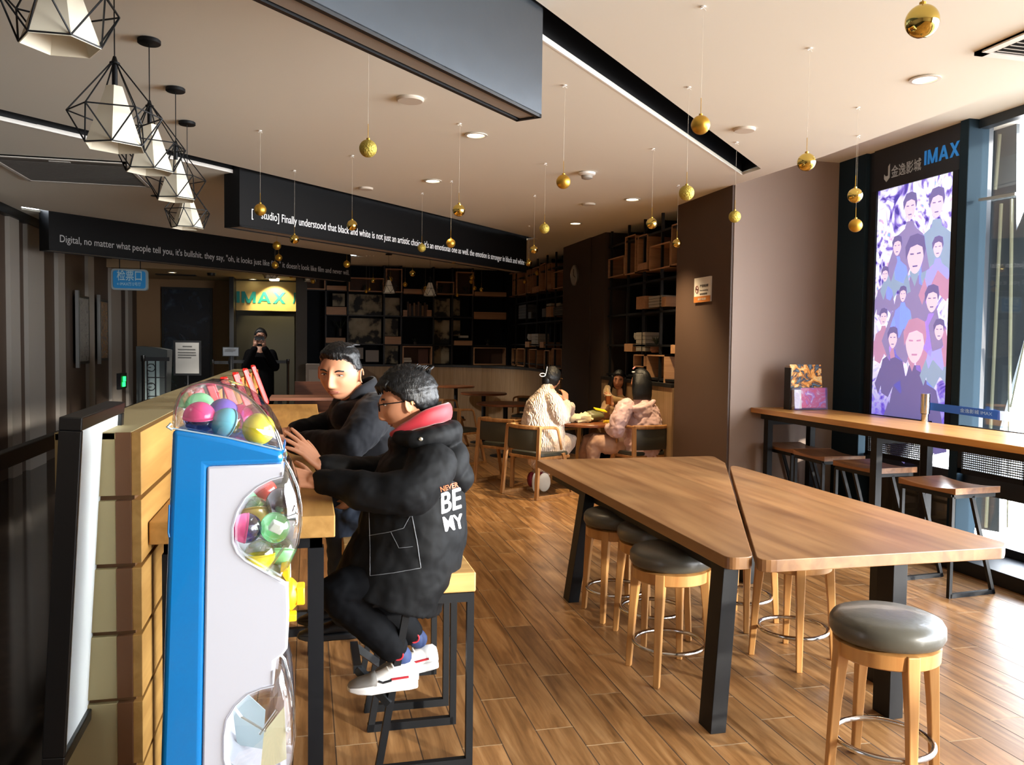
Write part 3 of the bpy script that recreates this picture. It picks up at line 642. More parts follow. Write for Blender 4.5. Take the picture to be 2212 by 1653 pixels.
t1 = trap('left trapezoid wooden table, its tip towards the women', [(1.68, 3.07), (1.79, 3.07), (3.05, 5.66), (3.15, 6.04), (1.68, 6.04)],
     [(1.72, 3.17, -.06, -.03), (1.72, 4.95, -.10, 0), (2.85, 5.75, .0, 0)], [((1.76, 3.2), (1.76, 5.8)), ((1.8, 5.75), (2.85, 5.75)), ((1.85, 3.4), (2.9, 5.55))], (2.1, 4.9))
MB().box(1.715, 1.74, 3.13, 3.15, .66, .686).build('sticker', mat('sticker_white', '#d8d4d8', .5), t1, world=True)
trap('right trapezoid wooden table, nearest the single stool', [(1.775, 3.005), (2.98, 3.005), (3.06, 3.08), (3.06, 5.62)],
     [(2.485, 3.10, .0, -.0), (2.68, 3.40, .0, .0), (2.9, 5.1, .03, .0)], [((2.15, 3.4), (2.9, 3.4)), ((2.9, 3.4), (2.9, 5.2)), ((2.1, 3.4), (2.9, 5.1))], (2.5, 3.8))
# ---------------- round stools ----------------
LEA = mat('grey_leather', '#4b4941', .36, spec=.5, bump=.12, bscale=28, coat=.15); PINE = wood('stool_wood', '#a3703c', '#c39358', 'Z', .42, .8)
CHR = mat('chrome', '#c9c9c9', .16, 1)
def round_stool(label, x, y, rz):
    t = thing('round_stool', label, 'stool', (x, y, 0), R(rz), group='round stools with grey leather seats around the trapezoid tables')
    MB().lathe([(.001, .538), (.17, .538), (.19, .545), (.200, .565), (.199, .598), (.188, .616), (.16, .627), (.08, .633), (.001, .635)], n=36, caps=False).build('cushion', LEA, t, smooth='full')
    MB().tube([(.196*math.cos(a*PI/18), .196*math.sin(a*PI/18), .598) for a in range(36)], .0022, 5, closed=True).build('piping', LEA, t, smooth=True)
    MB().lathe([(.155, .475), (.178, .475), (.184, .48), (.186, .53), (.155, .538)], n=36).build('seat_ring', PINE, t, smooth=True)
    for a in range(4):
        g = MB(); c, s_ = math.cos(a*PI/2+PI/4), math.sin(a*PI/2+PI/4); rd = Vector((c, s_, 0)); tg = Vector((-s_, c, 0))
        vs = []
        for z, rr, w in ((0, .205, .014), (.30, .187, .018), (.48, .172, .023), (.532, .170, .023)):
            for u, v in ((-1, -1), (1, -1), (1, 1), (-1, 1)): vs.append(rd*(rr+u*w) + tg*v*w + Vector((0, 0, z)))
        fs = [(3, 2, 1, 0), (12, 13, 14, 15)]
        for j in range(3):
            for i in range(4): fs.append((j*4+i, j*4+(i+1) % 4, j*4+4+(i+1) % 4, j*4+4+i))
        g.add(vs, fs).build('leg', PINE, t, bevel=.004)
    MB().tube([(.172*math.cos(a*PI/18), .172*math.sin(a*PI/18),   .155) for a in range(36)], .011, 10, closed=True).build('foot_ring', CHR, t, smooth='full')
    return t
rs = round_stool('round stool standing alone in the near right corner, its whole seat in view', 2.085, 2.62, 35)
for lb, x, y, rz in (('round stool nearest the front table leg, under the left table edge', 1.73, 3.73, 5), ('half hidden middle stool of three under the left table edge', 1.86, 4.24, 10),
                     ('round stool next to the far table leg, the leftmost of the stools', 1.80, 4.64, 3), ('round stool under the right table, showing its legs and ring only', 2.45, 3.79, 22),
                     ('round stool behind the front table leg, showing legs below the table corner', 2.47, 4.36, 25)):
    dup(rs, (x, y, 0), R(rz), lb)
# ---------------- window bar and its stools ----------------
BARW = wood('bar_top_wood', '#a56f38', '#cf9a55', 'Y', .3, .6, spec=.5)
t = thing('window_bar', 'long narrow wooden bar on black legs by the window', 'bar table', (4.3, 3.3, 0))
MB().box(4.03, 4.66, -1.0, 7.015, 1.005, 1.05).build('bar_top', BARW, t, world=True, bevel=.003)
MB().box(4.10, 4.14, -.95, 6.95, .95, 1.004).box(4.54, 4.58, -.95, 6.95, .95, 1.004).build('rail', BLKM, t, world=True)
for y in (6.85, 5.35, 3.6, 1.8, 0):
    for x, w in ((4.12, .025), (4.56, .025)): MB().box(x-w, x+w, y-w-.01, y+w+.01, 0, .95).build('leg', BLKM, t, world=True)
    [MB().box(4.12, 4.56, y-.02, y+.02, q_, q_+.045).build('leg_brace', BLKM, t, world=True) for q_ in (.08, .905)]
STW = wood('bar_stool_seat', '#7a4f30', '#9c6c45', 'Y', .3, .8)
def bar_stool(label, x, y, rz=0):
    t = thing('bar_stool', label, 'stool', (x, y, 0), R(rz), group='metal framed stools along the window bar')
    nx, ny = 9, 9; vs = []; fs = []
    def zt(u): return .70+.02*(abs(2*u-1)**2)
    f = MB(); top = [(-.19+.38*i/nx, -.24+.48*j/ny, zt(j/ny)) for j in range(ny+1) for i in range(nx+1)]
    bot = [(a, b, .678) for a, b, c in top]; N = len(top); w = nx+1
    fs = [(j*w+i, j*w+i+1, (j+1)*w+i+1, (j+1)*w+i) for j in range(ny) for i in range(nx)]
    fs2 = [tuple(k+N for k in q[::-1]) for q in fs]
    brd = [i for i in range(w)]+[j*w+nx for j in range(1, ny+1)]+[ny*w+i for i in range(nx-1, -1, -1)]+[j*w for j in range(ny-1, 0, -1)]
    sd_ = [(brd[(k+1) % len(brd)], brd[k], brd[k]+N, brd[(k+1) % len(brd)]+N) for k in range(len(brd))]
    f.add(top+bot, fs+fs2+sd_); f.build('seat', STW, t, bevel=.002)
    for yy in (-.21, .21):
        MB().bar((-.18, yy, 0), (-.18, yy, .66), .024).bar((-.02, yy, .66), (.19, yy, 0), .024).bar((-.18, yy, .014), (.195, yy, .014), .024, .028).bar((-.18, yy, .664), (.17, yy, .664), .024, .028).build('side_frame', BLKM, t)
    for xx, zz in ((-.18, .664), (.16, .664), (.115, .24)): MB().bar((xx, -.21, zz), (xx, .21, zz), .024, .028).build('cross_rail', BLKM, t)
    return t
bs = bar_stool('nearest stool at the window bar, its floor frame fully in view', 4.20, 4.72, 5)
for lb, x, y, rz in (('second nearest stool at the window bar', 4.28, 5.58, 4), ('third stool at the window bar, its front edge catching light', 4.33, 6.24, -2), ('farthest stool at the window bar, against the pale wall', 4.36, 6.76, 0)):
    dup(bs, (x, y, 0), R(rz), lb)
# brochure holder on the bar
t = thing('brochure_holder', 'clear brochure stand with film leaflets on the end of the bar', 'brochure holder', (4.42, 6.75, 1.05))
GLS = glass('clear_acrylic', alpha=.14)
def leaf(name, cols, z0, z1, x0, x1, y, tilt, par, rz=0):
    m = bpy.data.materials.get(name+'_print')
    if not m:
        m = bpy.data.materials.new(name+'_print'); m.use_nodes = True; n = m.node_tree.nodes; l = m.node_tree.links; b = n['Principled BSDF']; b.inputs['Roughness'].default_value = .25
        tc = n.new('ShaderNodeTexCoord'); tx = n.new('ShaderNodeTexNoise'); tx.inputs['Scale'].default_value = 9; tx.inputs['Detail'].default_value = 4; tx.inputs['Distortion'].default_value = 2
        l.new(tc.outputs['Object'], tx.inputs['Vector']); cr_ = n.new('ShaderNodeValToRGB'); e = cr_.color_ramp.elements
        for i in range(len(cols)-2): e.new(.5)
        for i, c in enumerate(cols): e[i].position = .3+.4*i/(len(cols)-1); e[i].color = lin(c)
        l.new(tx.outputs['Fac'], cr_.inputs[0]); l.new(cr_.outputs[0], b.inputs['Base Color'])
    f = MB(); c = Vector(((x0+x1)/2, y, (z0+z1)/2)); f.cbox(c, (x1-x0, .003, z1-z0), (tilt, 0, rz)); return f.build(name, m, par)
f = MB().cbox((0, .03, .2), (.34, .003, .40), (R(-8), 0, 0)).box(-.17, .17, -.10, .05, 0, .004).cbox((0, -.10, .105), (.34, .003, .2), (R(-6), 0, 0)).box(-.17, -.167, -.1, .03, 0, .2).box(.167, .17, -.1, .03, 0, .2)
f.build('acrylic_stand', GLS, t)
leaf('leaflet', ['#16232b', '#6f8690', '#1d2a33', '#f2a03a', '#fbe29a', '#a11c2e'], .2, .41, -.15, .17, -.0, R(-8), t, 0)
leaf('small_leaflet', ['#e8dff0', '#d77aa8', '#e05a6a', '#b48ae0', '#f6eef8'], .02, .2, -.09, .16, -.085, R(-6), t)
MB().cbox((-.125, -.09, .10), (.07, .002, .17), (R(-6), 0, 0)).build('white_leaflet', mat('leaflet_white', '#e9e6ea', .4), t)
MB().box(-.18, -.172, -.05, .05, 0, .38).build('side_panel', BLK, t)
# queue post with blue belt
t = thing('queue_post', 'chrome queue post with a blue belt, between the bar and the window', 'stanchion', (4.83, 5.62, 0))
q = PY(2000, 851, 5.62); t.location = (q.x, 5.62, 0); zz = q.z
MB().lathe([(.15, 0), (.15, .012), (.05, .03), (.028, .04), (.028, zz-.16), (.036, zz-.155), (.036, zz), (.03, zz+.004)], n=24).build('post', CHR, t, smooth=True)
a = PY(2010, 870, 5.6); b = PX(2160, 888, 5.6-.0); b = PY(2160, 888, 5.15); a2 = PY(2010, 886, 5.6); b2 = PY(2160, 908, 5.15)
BELT = mat('blue_belt', '#1d4f9a', .6)
f = MB().add([a, b, b2, a2], [(0, 1, 2, 3)]); f.build('belt', BELT, t, world=True, solid=.004)
ex = (b-a).normalized(); text('belt_lettering', '金逸影城 IMAX', mat('belt_print', '#9fb6cf', .6), a+(a2-a)*.78+ex*.22*1-Vector((0, .004, 0)), b-a, a-a2, h=.032, parent=t, depth=.001)
c = PY(2300, 903, 4.8); c2 = PY(2300, 925, 4.8); f = MB().add([b, c, c2, b2], [(0, 1, 2, 3)]); f.build('belt', mat('belt_pale', '#a9b4c8', .6), t, world=True, solid=.004)

# ---------------- dining chairs and round tables ----------------
CHW = wood('chair_wood', '#8a5c33', '#b98b58', 'Z', .42, .8); UPH = mat('chair_leather', '#3c3c34', .42, spec=.4)
def chair_obj(label, x, y, rz):
    t = thing('dining_chair', label, 'chair', (x, y, 0), R(rz), group='wooden chairs with dark leather seats in the dining room')
    for s_ in (-1, 1):
        MB().bar((s_*.27, -.27, .0), (s_*.245, -.215, .74), .03, .045).build('rear_leg', CHW, t, bevel=.004)
        MB().bar((s_*.27, .27, .0), (s_*.255, .13, .46), .03, .04).build('front_leg', CHW, t, bevel=.004)
        MB().bar((s_*.27, -.28, .016), (s_*.27, .285, .016), .03, .032).build('floor_runner', CHW, t, bevel=.003)
        MB().tube([(s_*.252, -.23, .745), (s_*.262, -.10, .745), (s_*.265, .0, .735), (s_*.264, .04, .70), (s_*.258, .10, .50)], [(.016, .013)]*5, 8, sub=3, ref=(0, 0, 1)).build('arm_rail', CHW, t, smooth=True)
    MB().tube([(-.252, -.20, .745), (-.15, -.245, .745), (0, -.262, .745), (.15, -.245, .745), (.252, -.20, .745)], [(.022, .014)]*5, 8, sub=4, ref=(0, 0, 1)).build('top_rail', CHW, t, smooth=True)
    n = 9; f = MB(); vs = []
    for z, o_ in ((.50, .0), (.53, -.008), (.70, -.008), (.725, 0)):
        for i in range(n): u = -1+2*i/(n-1); vs.append((u*.235, -.235+.035*u*u+o_+.018, z))
    for z, o_ in ((.725, 0), (.70, .01), (.53, .01), (.50, 0)):
        for i in range(n): u = -1+2*i/(n-1); vs.append((u*.235, -.235+.035*u*u-o_-.018, z))
    f.add(vs, [(j*n+i, j*n+i+1, ((j+1) % 8)*n+i+1, ((j+1) % 8)*n+i) for j in range(8) for i in range(n-1)]+[tuple(j*n for j in range(8)), tuple(j*n+n-1 for j in range(7, -1, -1))])
    f.build('backrest', UPH, t, smooth=True)
    MB().box(-.25, .25, -.2, .24, .405, .435).build('seat_frame', CHW, t, bevel=.003)
    f = MB(); q = rounded([(-.245, -.19), (.245, -.19), (.245, .24), (-.245, .24)], .05, 4)
    f.prism(q, lambda p: Vector((p[0], p[1], .435)), lambda p: Vector((p[0]*.97, p[1]*.97, .475))); f.build('seat', UPH, t, bevel=.01)
    return t
cset = [('wooden chair under the woman in the cream fleece, its back to the camera', 2.42, 8.62, -62),
 ('chair under the woman in the pink puffer coat, its green back towards the camera', 3.56, 8.52, 14),
 ('chair under the woman facing the camera behind the round table', 3.62, 9.75, 195),
 ('empty chair directly left of the cream fleece woman, arm rail rounded', 2.28, 9.45, -50),
 ('empty chair beyond the boy, turned to the right, at the middle row of tables', 1.98, 11.1, -55),
 ('empty chair between the red hood and the far tables', 2.1, 13.0, -60),
 ('empty chair at the farthest round table, left side', 1.75, 14.6, -70),
 ('empty chair with a bright rim at the right of the second far table', 3.55, 13.2, 150),
 ('empty chair behind the third far table near the light wainscot', 3.5, 11.5, 200),
 ('empty chair seen over the far counter end, left of the man', -.35, 10.1, 25),
 ('second empty chair seen over the far counter end, beside the man\'s face', .35, 10.4, -20),
 ('dark chair by the booth, left of the man\'s chin', -.75, 11.2, 60)]
c0 = chair_obj(*cset[0])
for lb, x, y, rz in cset[1:]: dup(c0, (x, y, 0), R(rz), lb)
RTW = wood('round_table_wood', '#6a3a20', '#8f5530', 'X', .3, .7)
def round_table(label, x, y, z, r):
    t = thing('round_table', label, 'table', (x, y, 0), group='round pedestal tables in the dining room')
    MB().lathe([(.001, z-.035), (r-.02, z-.035), (r, z-.028), (r, z-.006), (r-.006, z), (.001, z)], n=48, caps=False).build('tabletop', RTW, t, smooth=True)
    MB().lathe([(.035, .015), (.035, z-.036)], n=16).build('column', BLKM, t, smooth=True)
    MB().lathe([(.22, 0), (.22, .008), (.06, .02), (.036, .03)], n=32).build('foot_plate', BLKM, t, smooth=True)
    return t
round_table('round dark wooden table with food, where the three women sit', 3.1, 9.02, .74, .40)
p = PY(985, 828, 15.1); round_table('farthest round table, left of the others', p.x, 15.1, .85, .34)
p = PY(1045, 843, 13.4); round_table('second far round table with a bright rim', p.x, 13.4, .82, .38)
p = PY(1092, 866, 11.7); round_table('third far round table, left of the cream fleece woman', p.x, 11.7, .77, .42)
# booth, low table and cabinet at the left back
DW = wood('booth_wood', '#4d2c1c', '#6c4029', 'X', .45, .8)
t = thing('booth_table', 'dark wooden table beyond the far counter end, left of the man', 'table', (.3, 12.2, 0))
MB().box(-.5, 1.1, 11.9, 12.6, .80, .84).build('tabletop', DW, t, world=True); MB().box(-.4, -.34, 12.2, 12.26, 0, .8).build('leg', BLKM, t, world=True); MB().box(.94, 1.0, 12.2, 12.26, 0, .8).build('leg', BLKM, t, world=True)
t = thing('wooden_bench', 'dark wooden bench in front of the left bookcase', 'bench', (.6, 14.2, 0))
MB().box(-.2, 1.5, 14.0, 14.5, .40, .46).build('seat', DW, t, world=True); MB().box(-.2, 1.5, 14.5, 14.56, .1, .95).build('backrest', DW, t, world=True); [MB().box(q_, q_+.05, 14.05, 14.5, 0, .4).build('support', DW, t, world=True) for q_ in (-.15, 1.4)]
t = thing('storage_cabinet', 'pale low cabinet with boxes below the left bookcase', 'cabinet', (.2, 15.6, 0))
MB().box(-.02, .95, 15.5, 16.08, 0, 1.22).build('body', mat('cabinet_pale', '#6c6158', .6), t, world=True, bevel=.01)
MB().box(.03, .44, 15.485, 15.5, .12, 1.12).build('door', mat('cabinet_door', '#7d7267', .6), t, world=True); MB().box(.49, .9, 15.485, 15.5, .12, 1.12).build('door', mat('cabinet_door', '#7d7267', .6), t, world=True)
# food on the women's table
t = thing('snack_bag', 'crumpled cream paper bag on the women\'s table', 'paper bag', (3.03, 8.95, .742))
f = MB().ball((0, 0, .045), (.13, .07, .055), 20, 12); f.build('bag_body', mat('paper_cream', '#d8cda8', .7), t, smooth=True, disp=[(.09, .04)])
f = MB().ball((-.13, -.02, .06), (.06, .04, .05), 14, 8); f.build('folded_top', mat('paper_cream', '#d8cda8', .7), t, smooth=True, disp=[(.05, .04)])
t = thing('bowl_bag', 'clear grey bag of salad beside the cream paper bag', 'food bag', (3.2, 9.05, .742))
f = MB().ball((0, 0, .06), (.13, .09, .065), 20, 12); f.build('bag_body', mat('bag_olive', '#6d6b48', .35), t, smooth=True, disp=[(.03, .06)])
f = MB().cbox((.08, 0, .13), (.14, .1, .012), (R(10), R(12), 0)); f.build('yellow_flap', mat('bag_yellow', '#e8d21c', .5), t)
t = thing('fries', 'little pile of yellow fries at the table edge before the pink coat', 'food', (3.27, 8.78, .742)); f = MB()
for i in range(16): a = random.uniform(0, PI); f.bar((random.uniform(-.05, .05), random.uniform(-.03, .03), .006+.002*i), (random.uniform(-.05, .05)+.03*math.cos(a), random.uniform(-.03, .03), .008+.002*i), .008)
f.build('fry_pile', mat('fries', '#dcc23a', .5), t)
t = thing('paper_napkin', 'small pale napkin by the cream fleece sleeve', 'napkin', (2.83, 8.93, .742)); MB().cbox((0, 0, .01), (.09, .07, .02), (.1, .05, .4)).build('sheet', mat('napkin', '#cfd0c4', .7), t)

# ---------------- signs, clock, poster ----------------
t = thing('wall_clock', 'round silver rimmed clock on the dark pillar', 'clock', PX(1244, 595, 3.785))
Mx = Matrix(((0, 0, -1), (0, 1, 0), (1, 0, 0)))
MB().lathe([(.001, .0), (.145, 0), (.15, .01), (.15, .03), (.14, .04), (.135, .03), (.001, .03)], M=Mx, n=32).build('case', mat('clock_rim', '#8a8884', .3, .8), t, smooth=True)
MB().lathe([(.001, .032), (.134, .032)], M=Mx, n=32, caps=False).build('dial', mat('clock_dial', '#8d8b86', .5), t)
MB().bar((-.036, 0, 0), (-.036, -.06, -.03), .008).bar((-.036, 0, 0), (-.036, .0, .09), .006).build('hand', BLK, t)
a = PX(1500, 602, 3.785); b = PX(1534, 651, 3.785)
t = thing('no_smoking_sign', 'white and orange no smoking sign on the wide brown pillar', 'sign', (3.80, (a.y+b.y)/2, b.z))
y1, y0, z0, z1 = a.y, b.y, b.z, a.z
MB().box(3.785, 3.80, y0, y1, z0, z1).build('plate', mat('sign_white', '#d7d3ce', .4), t, world=True)
MB().box(3.783, 3.786, y0, y1, z0, z0+.06).build('orange_band', mat('sign_orange', '#b0703a', .4), t, world=True)
def on_x(s, x, y, z, h, m, par, w=None): return text('lettering', s, m, (x, y, z), (0, -1, 0), (0, 0, 1), h=h, w=w, parent=par, depth=.001)
W_ = y1-y0; DK = mat('ink', '#1a1614', .6)
on_x('严禁吸烟', 3.784, y1-W_*.36, z0+.145, .028, DK, t, W_*.5); on_x('No smoking', 3.784, y1-W_*.36, z0+.105, .018, DK, t, W_*.5); on_x('请勿吸烟', 3.784, y1-W_*.36, z0+.07, .02, DK, t, W_*.45); on_x('请勿吸烟', 3.782, y1-W_*.25, z0+.02, .022, mat('sign_white'), t, W_*.5)
f = MB().tube([(3.783, y1-W_*.19+.03*math.cos(a_*PI/12), z0+.13+.035*math.sin(a_*PI/12)) for a_ in range(24)], .0035, 5, closed=True).bar((3.783, y1-W_*.19+.02, z0+.155), (3.783, y1-W_*.19-.02, z0+.105), .004)
f.build('prohibition_ring', mat('sign_red', '#7c2a22', .5), t, world=True)
MB().box(3.781, 3.784, y1-W_*.19-.02, y1-W_*.19+.02, z0+.126, z0+.134).build('cigarette_mark', DK, t, world=True)
# film light box: a generic stand-in picture of purple, white and blue
pm = bpy.data.materials.new('poster_print'); pm.use_nodes = True; n = pm.node_tree.nodes; l = pm.node_tree.links; b = n['Principled BSDF']
tc = n.new('ShaderNodeTexCoord'); tx = n.new('ShaderNodeTexNoise'); tx.inputs['Scale'].default_value = 3.2; tx.inputs['Detail'].default_value = 5; tx.inputs['Distortion'].default_value = 3.5; l.new(tc.outputs['Object'], tx.inputs['Vector'])
cr_ = n.new('ShaderNodeValToRGB'); e = cr_.color_ramp.elements; e[0].position = .34; e[0].color = lin('#4a3fa0'); e[1].position = .52; e[1].color = lin('#f4f2ff')
for ps, c in ((.40, '#8d7ad8'), (.45, '#c3c6f2'), (.60, '#d9ecff'), (.64, '#e0b0dc'), (.70, '#7fb6ea')): q = e.new(ps); q.color = lin(c)
l.new(tx.outputs['Fac'], cr_.inputs[0]); sx = n.new('ShaderNodeSeparateXYZ'); l.new(tc.outputs['Object'], sx.inputs[0])
mr = n.new('ShaderNodeMapRange'); mr.inputs[1].default_value = .0; mr.inputs[2].default_value = .55; l.new(sx.outputs[2], mr.inputs[0])
mx = n.new('ShaderNodeMix'); mx.data_type = 'RGBA'; mx.blend_type = 'MIX'; l.new(mr.outputs[0], mx.inputs[0]); mx.inputs[6].default_value = lin('#6a55d8'); l.new(cr_.outputs[0], mx.inputs[7])
l.new(mx.outputs[2], b.inputs['Base Color']); l.new(mx.outputs[2], b.inputs['Emission Color']); b.inputs['Emission Strength'].default_value = .68; b.inputs['Roughness'].default_value = .3
PXX = WX-.07
tl, tr_ = PX(1897.5, 411, PXX), PX(2063, 372.8, PXX); zt = (tl.z+tr_.z)/2; py0, py1 = tr_.y, tl.y
t = thing('film_light_box', 'tall glowing purple and white film poster between dark columns', 'poster', (PXX, (py0+py1)/2, .93))
MB().box(PXX-.0, PXX+.03, py0, py1, .93, zt).build('picture', pm, t, world=True)
MB().box(PXX-.012, PXX+.02, py0-.07, py1+.05, zt, 3.38).build('header', mat('header_black', '#12151c', .35), t, world=True)
MB().box(PXX-.02, PXX+.03, py1, py1+.06, .9, zt).box(PXX-.02, PXX+.03, py0-.06, py0, .9, zt).box(PXX-.02, PXX+.03, py0-.06, py1+.06, .88, .93).build('frame', BLKM, t, world=True)
L_ = py1-py0
def onh(s, u, dz, h, m, w=None, bold=0): return text('header_lettering', s, m, (PXX-.013, py1-L_*u, zt+dz), (0, -1, 0), (0, 0, 1), h=h, w=w, parent=t, depth=.002, bold=bold)
SV = mat('letter_silver', '#aeb4b8', .4); BLT = mat('letter_blue', '#1f6fb4', .5, emit='#1f6fb4', es=.3)
onh('金逸影城', .20, .08, .105, SV, L_*.40, .004); block_letters('header_lettering', 'IMAX', BLT, (PXX-.013, py1-L_*.64, zt+.11), (0, -1, 0), (0, 0, 1), L_*.42, .115, t, .003)
f = MB().prism([(0, .03), (.03, 0), (.07, .03), (.07, .15), (.05, .13), (.05, .05), (.02, .05), (.0, .07)], lambda p: Vector((PXX-.016, py1-L_*.10-p[0], zt+.06+p[1])), lambda p: Vector((PXX-.012, py1-L_*.10-p[0], zt+.06+p[1]))); f.build('emblem', SV, t, world=True)
# generic figures inside the picture (flat print)
def pmt(nm, c, es=.42): return mat(nm, c, .4, emit=c, es=es)
F1, F2, F3, F4, F5 = pmt('print_violet', '#a39ad8'), pmt('print_blue', '#a4c0ea'), pmt('print_pale', '#e6d2ea', .6), pmt('print_rose', '#d5a6d4'), pmt('print_dusk', '#8079ba')
def fig(u, v, s_, m1, m2, m3=F5):
    y = py1-L_*u; z = zt-(zt-.93)*v; x = PXX; f = MB(); g = MB(); h_ = MB()
    def pl_(mb, pts, dx): mb.add([Vector((x-dx, y-a*s_, z+b_*s_)) for a, b_ in pts], [tuple(range(len(pts)))])
    pl_(f, [(-.26, -.95), (-.30, -.55), (-.25, -.36), (-.09, -.27), (-.06, -.18), (.07, -.18), (.10, -.27), (.26, -.38), (.33, -.6), (.24, -.95), (.05, -.8), (-.08, -1.02)], .001)
    pl_(f, [(-.30, -.5), (-.44, -.8), (-.34, -.98), (-.22, -.7)], .0012); pl_(f, [(.30, -.5), (.40, -.86), (.26, -.9), (.20, -.66)], .0012)
    pl_(g, [(.11*math.cos(a)*(1-.22*max(0, -math.sin(a))), .165*math.sin(a)) for a in [2*PI*i/20 for i in range(20)]], .002)
    pl_(h_, [(-.125, -.02), (-.14, .10), (-.08, .20), (.02, .215), (.11, .18), (.135, .06), (.115, -.02), (.09, .08), (.02, .11), (-.07, .09)], .003)
    pl_(h_, [(-.07, .035), (-.02, .03), (-.02, .018), (-.07, .02)], .003); pl_(h_, [(.07, .035), (.02, .03), (.02, .018), (.07, .02)], .003); pl_(h_, [(-.035, -.085), (.035, -.085), (.03, -.10), (-.03, -.10)], .003)
    f.build('figure_body', m1, t, world=True); g.build('figure_head', m2, t, world=True); h_.build('figure_hair', m3, t, world=True)
for a in ((.46, .10, .62, F1, F3), (.80, .11, .66, F2, F3), (.30, .25, .46, F2, F3), (.83, .28, .46, F4, F3), (.14, .36, .36, F1, F3), (.55, .30, .88, F1, F3), (.40, .45, .36, F2, F3), (.78, .48, .60, F4, F3), (.14, .54, .40, F4, F3), (.88, .60, .46, F2, F3), (.28, .63, .50, F5, F3), (.58, .65, 1.0, F5, F3, F4)): fig(*a)
# dark pleated blind outside the glass, with pale slats
t = thing('window_blind', 'dark panel with pale vertical lines outside the right window', 'blind', (WX+.5, 5.2, 0))
XB = WX+.35
pts = [(2100, 262), (2196, 262), (2195, 500), (2240, 380), (2270, 420), (2212, 735), (2160, 925), (2158, 1150), (2100, 1140)]
P3 = [PX(a, b_, XB) for a, b_ in pts]
MB().prism(P3, lambda p: p, lambda p: p+Vector((.03, 0, 0))).build('panel', mat('blind_dark', '#39434a', .5), t, world=True)
f = MB()
for (a, b_) in (((2163, 440), (2130, 1140)), ((2186, 430), (2178, 1140)), ((2160, 290), (2150, 410)), ((2215, 740), (2185, 880)), ((2120, 440), (2116, 900))): f.bar(PX(a[0], a[1], XB-.01), PX(b_[0], b_[1], XB-.01), .015, .02, up=(1, 0, 0))
f.build('pale_slat', mat('blind_slat', '#8f937e', .5), t, world=True)
f = MB().bar(PX(2117, 432, WX-.03), PX(2196, 419, WX-.03), .03, .02); f.build('transom_strip', mat('transom', '#9aa0a0', .3, .5), t, world=True)
# perforated metal screens low in the window
def screen(label, y0, y1):
    t = thing('perforated_screen', label, 'screen', (WX-.1, (y0+y1)/2, .66), group='perforated metal screens low in the window')
    MB().box(WX-.115, WX-.085, y0, y1, .66, .70).box(WX-.115, WX-.085, y0, y1, 1.0, 1.03).box(WX-.115, WX-.085, y0, y0+.04, .66, 1.03).box(WX-.115, WX-.085, y1-.04, y1, .66, 1.03).build('frame', BLKM, t, world=True)
    f = MB(); z = .71
    while z < 1.0: f.box(WX-.104, WX-.096, y0+.03, y1-.03, z, z+.009); z += .017
    y = y0+.04
    while y < y1-.03: f.box(WX-.106, WX-.094, y, y+.004, .7, 1.0); y += .02
    f.build('mesh', mat('mesh_metal', '#4a5056', .5, .3), t, world=True)
    return t
screen('perforated screen under the glowing poster', 5.72, 6.5); screen('perforated screen under the dark column by the poster', 4.75, 5.4); screen('perforated screen at the right frame edge', 3.6, 4.68)

# ---------------- poster stand at the near left ----------------
t = thing('poster_stand', 'black framed stand with a blank white board at the near left', 'sign stand', (-.6, 2.6, 0))
A = PD(178, 903, 2.15); B = PD(270, 868, 2.68); A2 = PD(137, 1653, 2.15); B2 = PD(228, 1480, 2.68)
up = ((A-A2).normalized()+(B-B2).normalized()).normalized(); ul = (B-A).normalized(); up = (up-ul*up.dot(ul)).normalized(); nn = ul.cross(up)*1
if nn.x < 0: nn = -nn
Wd = (B-A).length; Hd = .93; fw = .035; th = .055
def plate(mb, u0, u1, v0, v1, d0, d1):     # v measured down from the top edge
    vs = [A+ul*u-up*v+nn*d for d in (d0, d1) for u, v in ((u0, v0), (u1, v0), (u1, v1), (u0, v1))]
    return mb.add(vs, [(3, 2, 1, 0), (4, 5, 6, 7), (0, 1, 5, 4), (1, 2, 6, 5), (2, 3, 7, 6), (3, 0, 4, 7)])
f = MB(); plate(f, 0, Wd, 0, fw, -th, 0); plate(f, 0, Wd, Hd-fw, Hd, -th, 0); plate(f, 0, fw*.5, fw, Hd-fw, -th, 0); plate(f, Wd-fw, Wd, fw, Hd-fw, -th, 0)
f.build('frame', mat('stand_black', '#08090b', .3, spec=.6), t, world=True, bevel=.003)
f = MB(); plate(f, fw*.5, Wd-fw, fw, Hd-fw, -.03, -.012); f.build('white_board', mat('board_white', '#e9eeec', .35), t, world=True)
f = MB(); plate(f, fw*.5, Wd-fw, fw, Hd-fw, -.05, -.035); f.build('back_board', BLK, t, world=True)
f = MB()
for u in (.03, Wd-.03):
    q = A+ul*u-up*Hd-nn*.03; f.bar(q, Vector((q.x-.06, q.y, 0)), .035)
f.build('leg', BLKM, t, world=True)
# black rail in the hall at the left edge
t = thing('barrier_rail', 'black handrail over the dark floor at the left edge', 'railing', (-1.66, 6, 0))
MB().box(-1.69, -1.63, 3.0, 9.8, .875, .97).build('handrail', BLKM, t, world=True, bevel=.006)
for y in (3.1, 9.7): MB().box(-1.68, -1.64, y, y+.04, 0, .91).build('post', BLKM, t, world=True)

